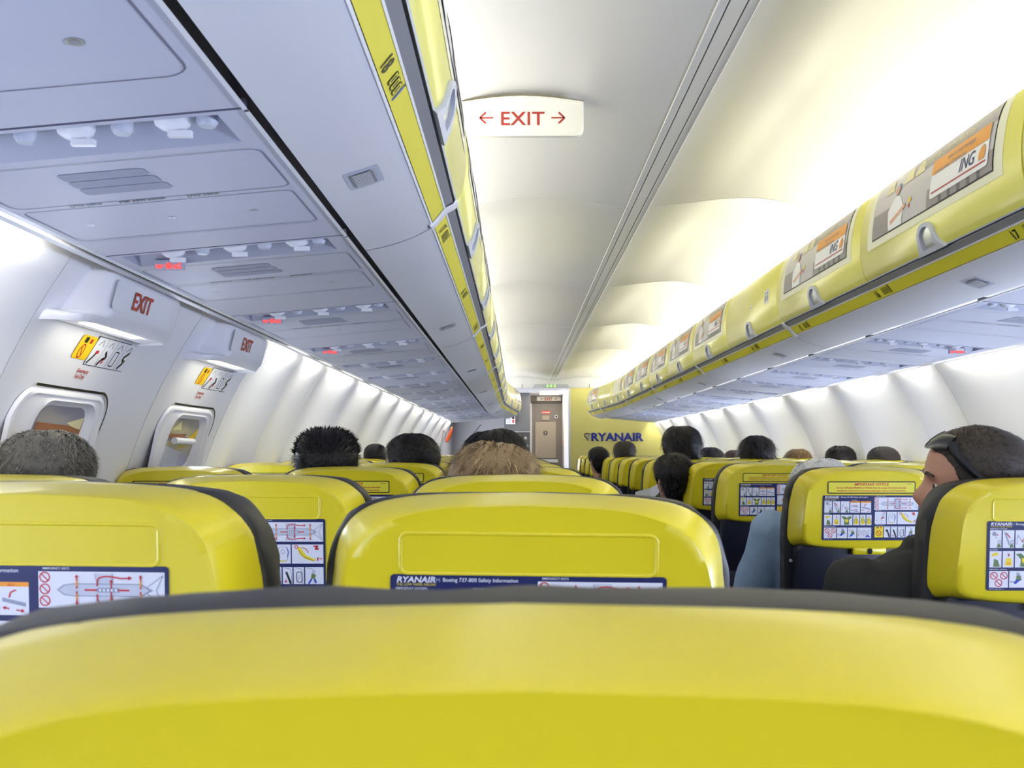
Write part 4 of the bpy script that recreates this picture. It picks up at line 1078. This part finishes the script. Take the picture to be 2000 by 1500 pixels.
PRO = {}
def seat(notice_on, seed): 
    k = (notice_on, seed)
    if k not in PRO: PRO[k] = make_seat(notice_on, seed); return PRO[k]
    return dup_tree(PRO[k])
ROWY = {0: .27, 1: .985, 2: 1.775, 3: 2.735, 4: 3.73}
for r in range(5, 17): ROWY[r] = 3.73+.72*(r-4)
COLX = {'C': -.485, 'B': -.958, 'A': -1.430, 'D': .485, 'E': .958, 'F': 1.430}
colname = {'C': 'left block, aisle column', 'B': 'left block, middle column', 'A': 'left block, wall column', 'D': 'right block, aisle column', 'E': 'right block, middle column', 'F': 'right block, wall column'}
FIRST = {'C': 0, 'B': 1, 'A': 2, 'D': 2, 'E': 2, 'F': 3}
rnd = random.Random(3)
SEATS = {}
for r in range(0, 17):
    for c in 'CBADEF':
        if r < FIRST[c]: continue
        if c == 'E' and r < 3: continue
        nt = r in (3, 4)
        o = seat(nt, 1+(r*5+ord(c)) % 3)
        o.location = (COLX[c], ROWY[r], 0)
        tilt = rnd.uniform(-.012, .012)
        dz = {(1, 'B'): .012, (1, 'C'): 0, (0, 'C'): -.0018, (2, 'D'): -.005}.get((r, c), 0)
        if (r, c) == (1, 'B'): o.location.y -= .02; o.rotation_euler = (0, radians(.6), 0)
        elif (r, c) == (1, 'C'): o.rotation_euler = (0, radians(.6), radians(-.5))
        elif r > 1: o.rotation_euler = (tilt, 0, 0)
        o.location.z = dz
        nth = ordn[r-FIRST[c]+1]
        extra = {(0, 'C'): 'yellow seat back filling the bottom of the picture, out of focus', (1, 'C'): 'yellow seat back with its safety card cut off by the seat before the camera'}.get((r, c))
        tag(o, extra or 'yellow-backed airline seat, %s, %s in view' % (colname[c], nth), 'airline seat', 'yellow airline seats, '+colname[c])
        SEATS[(r, c)] = o

# ------------------------------------------------------------------ passengers
HT = [ # z above chin, front, back, half width
(-.135,.012,-.085,.070),(-.10,.022,-.074,.060),(-.06,.032,-.068,.056),(-.03,.045,-.066,.055),(-.008,.062,-.064,.053),(.004,.084,-.064,.047),(.016,.092,-.066,.052),
(.032,.0925,-.070,.058),(.048,.093,-.076,.063),(.065,.0925,-.084,.067),(.082,.090,-.091,.070),(.10,.0875,-.097,.0725),(.118,.0865,-.101,.0745),(.135,.091,-.104,.0765),
(.152,.0905,-.105,.078),(.17,.087,-.103,.0775),(.187,.079,-.096,.074),(.202,.066,-.083,.066),(.214,.049,-.065,.054),(.223,.028,-.043,.038),(.228,.008,-.02,.018)]
NOSE = [(.06,0),(.068,.006),(.074,.014),(.082,.024),(.089,.0225),(.097,.017),(.107,.0115),(.117,.006),(.126,.002),(.135,0)]
def headval(z, k): return interp([(r[0], r[k]) for r in HT], z)
def head_point(z, a, grow=0):
    """a = angle from the face direction (+y)"""
    f, b, w_ = headval(z, 1), headval(z, 2), headval(z, 3)
    cy = (f+b)/2; ry = (f-b)/2
    sx_, cy_ = sin(a), cos(a)
    e = .88
    x = (w_+grow)*math.copysign(abs(sx_)**e, sx_); y = cy+(ry+grow)*math.copysign(abs(cy_)**e, cy_)
    if cos(a) > 0 and .0 < z < .15:
        lat = x
        y += interp(NOSE, z)*exp(-(lat/.0115)**2)
        for sg in (-1, 1): y -= .010*exp(-((lat-sg*.031)/.014)**2-((z-.112)/.011)**2)
        y += .0035*exp(-(lat/.02)**2)*(exp(-((z-.050)/.005)**2)+exp(-((z-.040)/.005)**2)) - .004*exp(-(lat/.022)**2-((z-.045)/.003)**2)
        y += .004*exp(-((abs(lat)-.03)/.02)**2-((z-.133)/.007)**2)
        if grow == 0: x += .003*math.copysign(1, x or 1)*exp(-((z-.085)/.015)**2)*max(0, cos(a))*abs(sin(a))
    return x, y
def head_mesh(mb, m):
    N = 72; zs = []
    z = -.135
    while z < .2285: zs.append(z); z += .0045 if z > 0 else .012
    zs.append(.2287)
    mb.loft([[(*head_point(z, 2*pi*k/N), z) for k in range(N)] for z in zs], m, cap0=True, cap1=True)
    for sg in (-1, 1):   # ears
        rings = []
        for q, (gx, sc) in enumerate(((.066,.5),(.076,.85),(.086,1),(.0885,.82),(.084,.5),(.082,.1))):
            rings.append([(sg*gx, -.010-.004*q+.019*sc*cos(t)-.004*sin(t), .100+.031*sc*sin(t)) for t in [2*pi*j/14 for j in range(14)]])
        mb.loft(rings, m, cap1=True)
def chain(mb, pts, m, n=14):
    """tapering limb through joints (x, y, z, r) with round ends"""
    P = [Vector(p[:3]) for p in pts]; R = [p[3] for p in pts]; rings = []
    fine = []; fr = []
    for i in range(len(P)-1):
        for k in range(5): t = k/5; fine.append(P[i].lerp(P[i+1], t)); fr.append(R[i]+(R[i+1]-R[i])*t)
    fine.append(P[-1]); fr.append(R[-1])
    d0 = (fine[0]-fine[1]).normalized(); d1 = (fine[-1]-fine[-2]).normalized()
    pre = [(fine[0]+d0*fr[0]*sin(a), fr[0]*cos(a)) for a in (1.45, 1.0, .5)]; post = [(fine[-1]+d1*fr[-1]*sin(a), fr[-1]*cos(a)) for a in (.5, 1.0, 1.45)]
    seq = pre+list(zip(fine, fr))+post
    mb.tube([p for p, _ in seq], [max(.0005, r) for _, r in seq], m, n)
def torso_rings(g=0):
    # z relative to chin: ring (z, half width, front, back, centre y)
    T = [(-.10,.062,.04,-.075),(-.125,.085,.045,-.085),(-.15,.135,.055,-.10),(-.175,.182,.07,-.11),(-.21,.198,.09,-.12),(-.27,.195,.105,-.125),(-.36,.178,.11,-.125),(-.46,.165,.105,-.12),(-.56,.168,.11,-.12),(-.64,.178,.12,-.12)]
    out = []
    for z, w_, f, b in T:
        cy = (f+b)/2; ry = (f-b)/2+g; w2 = w_+g; N = 32
        out.append([(w2*math.copysign(abs(cos(a))**.8, cos(a)), cy+ry*math.copysign(abs(sin(a))**.9, sin(a)), z) for a in [2*pi*k/N for k in range(N)]])
    return out
def arms(sg, spread=0, reach=.30):
    sh = (sg*.185, -.015, -.205, .058); el = (sg*(.235+spread), .06, -.47, .042); wr = (sg*(.17+spread*.6), reach, -.54, .028)
    return sh, el, wr
def remesh(o, vox, it=3):
    r = o.modifiers.new('remesh', 'REMESH'); r.mode = 'VOXEL'; r.voxel_size = vox; r.use_smooth_shade = True
    if it: s_ = o.modifiers.new('smooth', 'SMOOTH'); s_.iterations = it; s_.factor = .5
def person(name_label, pos, top, yaw, skin, hair, style, shirt, pants='trouser_dark', scale=1.0, spread=0.0, detail=1, torso_yaw=0, lean=(0, 0), tilt=(0, 0), group=None, armfree=None, tshift=(0, 0, 0)):
    """pos = (x, y) of the head axis; top = height of the crown over the floor"""
    x, y = pos
    hgap = {'short': .010, 'buzz': .0035, 'spiky': .022, 'full': .020, 'long': .018, 'wavy': .024, 'bald': .002}[style]
    chin = top-(.2287+hgap)*scale
    root = empty('person', (x, y, 0), name_label, 'person', group)
    floor_z = -chin/scale   # floor seen from the chin frame
    Hm = Matrix.Rotation(radians(yaw-torso_yaw), 4, 'Z')
    Hm = Matrix.Rotation(radians(tilt[0]), 4, 'X') @ Matrix.Rotation(radians(tilt[1]), 4, 'Y') @ Hm
    pivot = Vector((0, -.02, -.07))
    def ht(p):
        p = Vector(p)
        k = min(1, max(0, (p.z+.13)/.09)); q = Hm @ (p-pivot)+pivot
        return tuple(p.lerp(q, k))
    def shear(p):   # torso leans so that hips stay over the seat
        k = min(1, max(0, -(p[2]+.12)/.5)); q = 1-min(1, max(0, (-p[2]-.45)/.2)); return (p[0]+lean[0]*k+tshift[0]*q, p[1]+lean[1]*k+tshift[1]*q, p[2]+tshift[2]*q)
    mb = MB(); head_mesh(mb, skin); mb.v = [ht(p) for p in mb.v]
    b = MB(); b.loft(torso_rings(), skin, cap0=True, cap1=True)
    hips = -.62
    for sg in (-1, 1):
        sh, el, wr = arms(sg, spread if armfree is None or sg == armfree else 0)
        chain(b, [sh, el, wr], skin)
        hx, hy, hz = wr[0], wr[1], wr[2]
        # palm, four fingers and a thumb resting forward on the thighs
        b.ball((hx-sg*.004, hy+.05, hz-.006), (.040, .052, .015), skin, 14, 8)
        for f, (dx, L) in enumerate(((-.028,.062),(-.010,.074),(.010,.070),(.028,.055))):
            chain(b, [(hx+dx, hy+.085, hz-.004, .0088), (hx+dx*1.12, hy+.085+L*.55, hz-.006, .0082), (hx+dx*1.15, hy+.085+L, hz-.022, .0070)], skin, 8)
        chain(b, [(hx-sg*.026, hy+.03, hz-.006, .0105), (hx-sg*.052, hy+.058, hz-.010, .0095), (hx-sg*.058, hy+.085, hz-.018, .008)], skin, 8)
        kz = (.50-chin)/scale+.02
        chain(b, [(sg*.09, .02, hips-.02, .085), (sg*.12, .42, kz, .058), (sg*.12, .44, floor_z+.10, .038)], skin)
        chain(b, [(sg*.12, .43, floor_z+.045, .036), (sg*.125, .56, floor_z+.035, .030)], skin)
    mb.add([shear(p) for p in b.v], b.f, skin)
    body = mb.build('body', root, smooth=0); body.scale = (scale,)*3; body.location = (0, 0, chin); body.rotation_euler = (0, 0, radians(torso_yaw))
    remesh(body, .0052 if detail > 1 else .008, 2)
    # hair: a cap over the skull plus loose strands
    rnd_ = random.Random(int(x*1000)+int(y*77))
    hm = MB()
    hg = {'short': .010, 'buzz': .0035, 'spiky': .016, 'full': .020, 'long': .018, 'wavy': .022, 'bald': .002}[style]
    N = 72
    def hairline(a):   # lowest hair height for each angle
        a = abs((a+pi) % (2*pi)-pi)
        if style == 'bald': return interp([(0,.30),(1.6,.14),(2.0,.04),(pi,.015)], a)
        fr = .186 if style != 'buzz' else .180
        lo = {'long': -.12, 'wavy': -.05, 'full': -.01}.get(style, .004)
        return interp([(0,fr),(.75,fr-.008),(1.05,.150),(1.32,.098 if style not in ('long', 'wavy') else lo),(1.5,.135 if style not in ('long', 'wavy') else lo),(1.72,.125 if style not in ('long', 'wavy') else lo),(1.95,.05 if style not in ('long', 'wavy') else lo),(2.4,lo),(pi,lo)], a)
    rows = 30; rings = []
    for q in range(rows+1):
        ring = []
        for k in range(N):
            a = 2*pi*k/N; z0 = hairline(a); t = q/rows
            z = z0+(.2287-z0)*t if z0 < .2287 else .2287
            g = hg*min(1, (t*7)**.5 if t > 0 else 0)-.001*(t == 0)*4
            if style != 'buzz': g *= 1+(.35 if style != 'short' else .5)*mnoise.noise(Vector((cos(a)*2.2, sin(a)*2.2, z*14+x*9)))
            px, py = head_point(min(z, .2285), a, g)
            if t > .0 and z < .06 and style in ('long', 'wavy'): py -= .0
            ring.append(ht((px, py, z+g*max(0, (z-.17)/.06))))
        rings.append(ring)
    hm.loft(rings, hair, cap1=True)
    if style != 'bald':
        ns = {0: 160, 1: 1500, 2: 3600}[detail]
        L0 = {'short': .016, 'buzz': .004, 'spiky': .022, 'full': .024, 'long': .05, 'wavy': .045}[style]
        for _ in range(ns):
            a = rnd_.uniform(0, 2*pi); z0 = hairline(a); u = rnd_.random()**.75
            z = z0+(.2287-z0)*u
            if z0 > .225: continue
            g = hg*min(1, (u*7)**.5)
            px, py = head_point(min(z, .228), a, g*.85)
            nrm = Vector((px*1.0, (py+.008)*.8, (z-.09)*1.15)).normalized()
            down = (Vector((0, -.25 if z > .15 else 0, -1))-nrm*nrm.dot(Vector((0, 0, -1)))).normalized()
            swirl = Vector((-nrm.y, nrm.x, 0))*rnd_.uniform(-.35, .35)
            kk = {'spiky': .75, 'short': .42, 'buzz': .5, 'full': .22, 'long': .05, 'wavy': .22}[style]
            dr_ = (nrm*kk*rnd_.uniform(.5, 1.5)+down+swirl).normalized()
            L = L0*rnd_.uniform(.5, 1.3); wd = .0011 if detail > 1 else .0022
            if style == 'spiky' and z > .17: dr_ = (nrm*1.0+swirl+Vector((0, .2, 0))*rnd_.random()).normalized()
            p0 = Vector((px, py, z+g*.8*max(0, (z-.17)/.06))); p1 = p0+dr_*L*.5+nrm*.001; p2 = p0+(dr_+Vector((0, 0, -.25)))*L
            sd = dr_.cross(nrm).normalized()*wd
            hm.add([ht(p0-sd), ht(p0+sd), ht(p1+sd*.7), ht(p1-sd*.7), ht(p2)], [(0,1,2,3), (3,2,4)], hair+rnd_.choice(('', '', '_light', '_deep')))
    ho = hm.build('hair', root, smooth=80, recalc=False); ho.scale = (scale,)*3; ho.location = (0, 0, chin); ho.rotation_euler = body.rotation_euler
    # shirt or jacket over torso and arms
    c = MB(); c.loft(torso_rings(.020)[1:], shirt, cap0=True, cap1=True)
    c.loft([[(r*cos(t), -.018+r*1.02*sin(t), z) for t in [2*pi*k/24 for k in range(24)]] for r, z in ((.095,-.17),(.086,-.13),(.078,-.095),(.066,-.10))], shirt, cap0=True, cap1=True)
    for sg in (-1, 1):
        sh, el, wr = arms(sg, spread if armfree is None or sg == armfree else 0)
        chain(c, [(sh[0], sh[1], sh[2], .074), (el[0], el[1], el[2], .058), (wr[0], wr[1]-.02, wr[2], .042)], shirt)
    c.v = [shear(p) for p in c.v]
    co = c.build('jacket' if shirt in ('denim', 'cloth_black', 'cloth_olive') else 'shirt', root, smooth=0); co.scale = (scale,)*3; co.location = (0, 0, chin); co.rotation_euler = body.rotation_euler
    remesh(co, .010, 4)
    tx = bpy.data.textures.get('folds') or bpy.data.textures.new('folds', 'CLOUDS'); tx.noise_scale = .09
    dm = co.modifiers.new('folds', 'DISPLACE'); dm.texture = tx; dm.strength = .014; dm.mid_level = .4
    t_ = MB()
    for sg in (-1, 1):
        kz = (.50-chin)/scale+.02
        chain(t_, [(sg*.09, .02, hips-.02, .100), (sg*.12, .42, kz, .072), (sg*.12, .44, floor_z+.12, .055)], pants)
    t_.v = [shear(p) for p in t_.v]
    to = t_.build('trousers', root, smooth=0); to.scale = (scale,)*3; to.location = (0, 0, chin); to.rotation_euler = body.rotation_euler; remesh(to, .012, 3)
    def put(name, m2):
        o = m2.build(name, root, smooth=60); o.scale = (scale,)*3; o.location = (0, 0, chin); o.rotation_euler = body.rotation_euler; return o
    if detail > 1:
        for sg in (-1, 1):
            e = MB(); e.ball((sg*.031, .0655, .112), (.011, .010, .007), 'eye_white'); e.ball((sg*.031, .0745, .110), (.005, .003, .005), 'black_plastic')
            e.v = [ht(p) for p in e.v]; put('eye', e)
            e = MB(); e.tube([ht((sg*.014, .0905, .131)), ht((sg*.03, .0895, .135)), ht((sg*.05, .0790, .131))], [.0024, .0030, .0018], hair, 6); put('eyebrow', e)
    return root, ht, chin

def xy(px, d): return (CAMX+(px-1010)*d/F_PX, d)
def topz(py, d): return EYE+(882-py)*d/F_PX
PP = []
def pas(label, px, d, py, **k):
    X = xy(px, d)[0]
    if abs(X) > 1.2 and 'tshift' not in k: k['spread'] = -.05; k['tshift'] = (-.07*math.copysign(1, X), 0, 0)
    r = person(label, xy(px, d), topz(py, d), **k); PP.append(r[0]); return r
pas('person with cropped grey hair seated by the left wall, under the nearer exit window', 92, 1.97, 841, yaw=-6, skin='skin_light', hair='hair_grey', style='short', shirt='cloth_navy', detail=2, spread=-.05, tshift=(.07, 0, 0))
pas('person with a broad mop of greyish blonde hair in the aisle column', 945, 2.0, 861, yaw=8, skin='skin_light', hair='hair_blonde', style='wavy', shirt='cloth_brown', detail=2, tilt=(-4, 6), scale=.93)
pas('person with spiky black hair, the largest dark head on the left', 640, 2.93, 836, yaw=4, skin='skin_shade', hair='hair_black', style='spiky', shirt='cloth_black', detail=2, scale=1.0)
pas('person with dark hair behind the blonde head, right ear showing', 984, 3.0, 838, yaw=-22, skin='skin_light', hair='hair_black', style='full', shirt='cloth_black', detail=2, scale=1.0, tilt=(0, -8))
r_gl = pas('person with short dark hair and glasses, turned towards the left wall', 812, 3.92, 847, yaw=56, skin='skin_light', hair='hair_dark', style='short', shirt='cloth_navy', detail=2, scale=1.08)
pas('person with dark hair showing as a small dome along the left wall seats', 734, 6.0, 867, yaw=0, skin='skin_shade', hair='hair_black', style='short', shirt='cloth_navy', detail=0, scale=.8)
r_sun = pas('person with a shaved dark head in profile, dark jacket, sunglasses pushed up', 1888, 1.97, 832, yaw=72, skin='skin_light', hair='hair_buzz', style='buzz', shirt='cloth_black', detail=2, tilt=(6, 4), spread=.03, armfree=-1, torso_yaw=0, scale=1.03, lean=(.10, 0), tshift=(-.03, .06, .108))
pas('person with thin white hair and a light blue denim jacket by the aisle', 1607, 2.99, 893, yaw=0, skin='skin_light', hair='hair_white', style='full', shirt='denim', detail=2, spread=.06, armfree=-1, scale=.9, tilt=(-14, 0), lean=(.05, 0), tshift=(-.01, -.03, .205))
pas('person with tall dark hair rising highest over the right block', 1331, 5.30, 833, yaw=0, skin='skin_shade', hair='hair_black', style='full', shirt='cloth_black', detail=1, scale=1.08)
pas('person with dark hair and an olive jacket leaning into the aisle', 1322, 4.60, 883, yaw=16, skin='skin_light', hair='hair_black', style='short', shirt='cloth_olive', detail=1, tilt=(14, -6), lean=(.16, 0), scale=1.0)
pas('person with dark hair and a pale shirt leaning into the aisle far ahead', 1172, 8.95, 872, yaw=22, skin='skin_light', hair='hair_black', style='short', shirt='cloth_pale', detail=1, tilt=(12, -4), lean=(.14, 0))
pas('person with a round closely cropped dark head below the airline name', 1219, 8.15, 862, yaw=0, skin='skin_shade', hair='hair_buzz', style='short', shirt='cloth_navy', detail=1, scale=1.05, lean=(.08, 0))
pas('person with a low dark hairdo just right of the tallest dark head', 1386, 7.45, 874, yaw=0, skin='skin_shade', hair='hair_black', style='full', shirt='cloth_navy', detail=0, scale=1.05)
pas('person with brown hair, only a sliver showing beside the long dark hair', 1432, 8.15, 879, yaw=0, skin='skin_light', hair='hair_brown', style='short', shirt='cloth_brown', detail=0)
pas('person with smooth long dark hair in the middle of the right block', 1476, 6.0, 851, yaw=0, skin='skin_light', hair='hair_dark', style='long', shirt='cloth_navy', detail=1, scale=1.08)
pas('person with straight light brown hair near the right wall', 1556, 6.70, 877, yaw=0, skin='skin_light', hair='hair_lightbrown', style='long', shirt='cloth_brown', detail=1, scale=.95)
pas('person with dark hair parted on the left, near the right wall', 1638, 5.95, 871, yaw=0, skin='skin_light', hair='hair_dark', style='short', shirt='cloth_navy', detail=1)
pas('person with a balding brown head, last one before the man in profile', 1721, 5.25, 872, yaw=0, skin='skin_shade', hair='hair_buzz', style='buzz', shirt='cloth_navy', detail=1, scale=1.0)

def on_head(res, mb, name, label, cat, scale, tyaw):
    root, ht, chin = res
    mb.v = [ht(p) for p in mb.v]
    o = mb.build(name, smooth=60, recalc=True)
    o.scale = (scale,)*3; o.location = (root.location.x, root.location.y, chin); o.rotation_euler = (0, 0, radians(tyaw))
    tag(o, label, cat); return o
# sunglasses pushed up on the profile head
mb = MB()
for sg in (-1, 1):
    rings = []
    for k in range(9):
        t = k/8; a = sg*(.10+.75*t)
        rr = []
        for q in range(10):
            b_ = 2*pi*q/10; zz = .196+.019*sin(b_)*(1-.3*t); 
            px, py = head_point(min(.2285, zz), a, .009+.002*cos(b_)); rr.append((px, py+.002, zz+.002))
        rings.append(rr)
    mb.loft(rings, 'glass_dark', cap0=True, cap1=True)
    pts = []
    for t in (0, .25, .5, .75, 1):
        a = sg*(.85+(1.62-.85)*t); zz = .196-(.196-.128)*t; px, py = head_point(zz, a, .010); pts.append((px+sg*.003, py, zz))
    mb.tube(pts, [.009, .008, .007, .006, .005], 'black_plastic', 6)
px, py = head_point(.196, 0, .009); mb.tube([(-.010, py, .196), (.010, py, .196)], .002, 'black_plastic', 6)
on_head(r_sun, mb, 'sunglasses', 'dark wraparound sunglasses pushed up on the shaved head at the right', 'sunglasses', 1.03, 0)
mb = MB()
for sg in (-1, 1):
    mb.tube([(sg*.031+.020*cos(a), .101, .108+.015*sin(a)) for a in [2*pi*k/16 for k in range(17)]], .0013, 'black_plastic', 5)
    mb.tube([(sg*.051, .101, .112), (sg*.074, .085, .113), (sg*.083, .02, .112), (sg*.084, -.005, .108)], .0014, 'black_plastic', 5)
mb.tube([(-.011, .103, .110), (.011, .103, .110)], .0013, 'black_plastic', 5)
on_head(r_gl, mb, 'eyeglasses', 'thin framed eyeglasses worn by the dark-haired person turned left', 'glasses', 1.08, 0)
# newspaper held out into the aisle by the reader in the olive jacket
x, y = xy(1268, 4.85)
mb = MB()
mb.loft([[(x-.08, y+.0, EYE-.26), (x+.0, y-.03, EYE-.24), (x+.06, y+.02, EYE-.19)], [(x-.07, y+.02, EYE-.20), (x+.0, y+.0, EYE-.18), (x+.055, y+.03, EYE-.155)]], 'paper_grey', closed=False)
np_ = mb.build('newspaper', smooth=0, recalc=False); so_ = np_.modifiers.new('thick', 'SOLIDIFY'); so_.thickness = .004
tag(np_, 'folded grey newspaper held out by the reader in the olive jacket', 'newspaper')

# ------------------------------------------------------------------ ceiling EXIT sign between the bins
root = empty('exit_sign', (-.47, 2.74, EYE+.95), 'large cream ceiling sign reading EXIT with an arrow on each side', 'exit sign')
def P(name, mb, **kk):
    return mb.build(name, root, recalc=False, **kk)
W_ = .177
def out_(hw, z0, z1, r, n=8):
    P_ = [(-hw, z0+r)]
    P_ += [(-hw+r-r*cos(a), z0+r-r*sin(a)) for a in [pi/2*k/5 for k in range(1, 6)]]
    P_ += [(hw-r+r*sin(a), z0+r-r*cos(a)) for a in [pi/2*k/5 for k in range(0, 6)]]
    P_ += [(hw-2*hw*k/n, z1-.018+.018*sin(pi*k/n)) for k in range(n+1)]
    return P_
mb = MB()
O_ = out_(W_, -.045, .075, .022)
mb.loft([[(u, .10 if v > .0 else .016, v) for u, v in O_], [(u, .004, v) for u, v in O_], [(u*.99, .0, v*.98) for u, v in O_], [(u*.955, -.001, v*.90+.002) for u, v in O_], [(u*.95, .003, v*.88+.002) for u, v in O_]], 'sign_cream', cap1=True)
P('sign_housing', mb, smooth=40)
d = Draw()
d.text('EXIT', 0, -.012, .056, 'sign_red', 1, .012, align='CENTER', sx=1.08, spacing=1.05)
mb = MB(); d.into(mb, lambda u, v, h: (u, .0025-h, v), .0008); P('sign_lettering', mb, smooth=0)
d = Draw()
d.line([(-.084, .009), (-.122, .009)], .0042, 'sign_red', 1); d.line([(-.105, .025), (-.122, .009), (-.105, -.007)], .005, 'sign_red', 1)
mb = MB(); d.into(mb, lambda u, v, h: (u, .0025-h, v), .0008); P('arrow', mb, smooth=0); d = Draw()
d.line([(.084, .009), (.122, .009)], .0042, 'sign_red', 1); d.line([(.105, .025), (.122, .009), (.105, -.007)], .005, 'sign_red', 1)
mb = MB(); d.into(mb, lambda u, v, h: (u, .0025-h, v), .0008); P('arrow', mb, smooth=0)
mb = MB(); mb.tube([(u, .002, v+.002) for u, v in O_ if v > .05], .0012, 'seam_brown', 5); P('top_joint', mb, smooth=40)
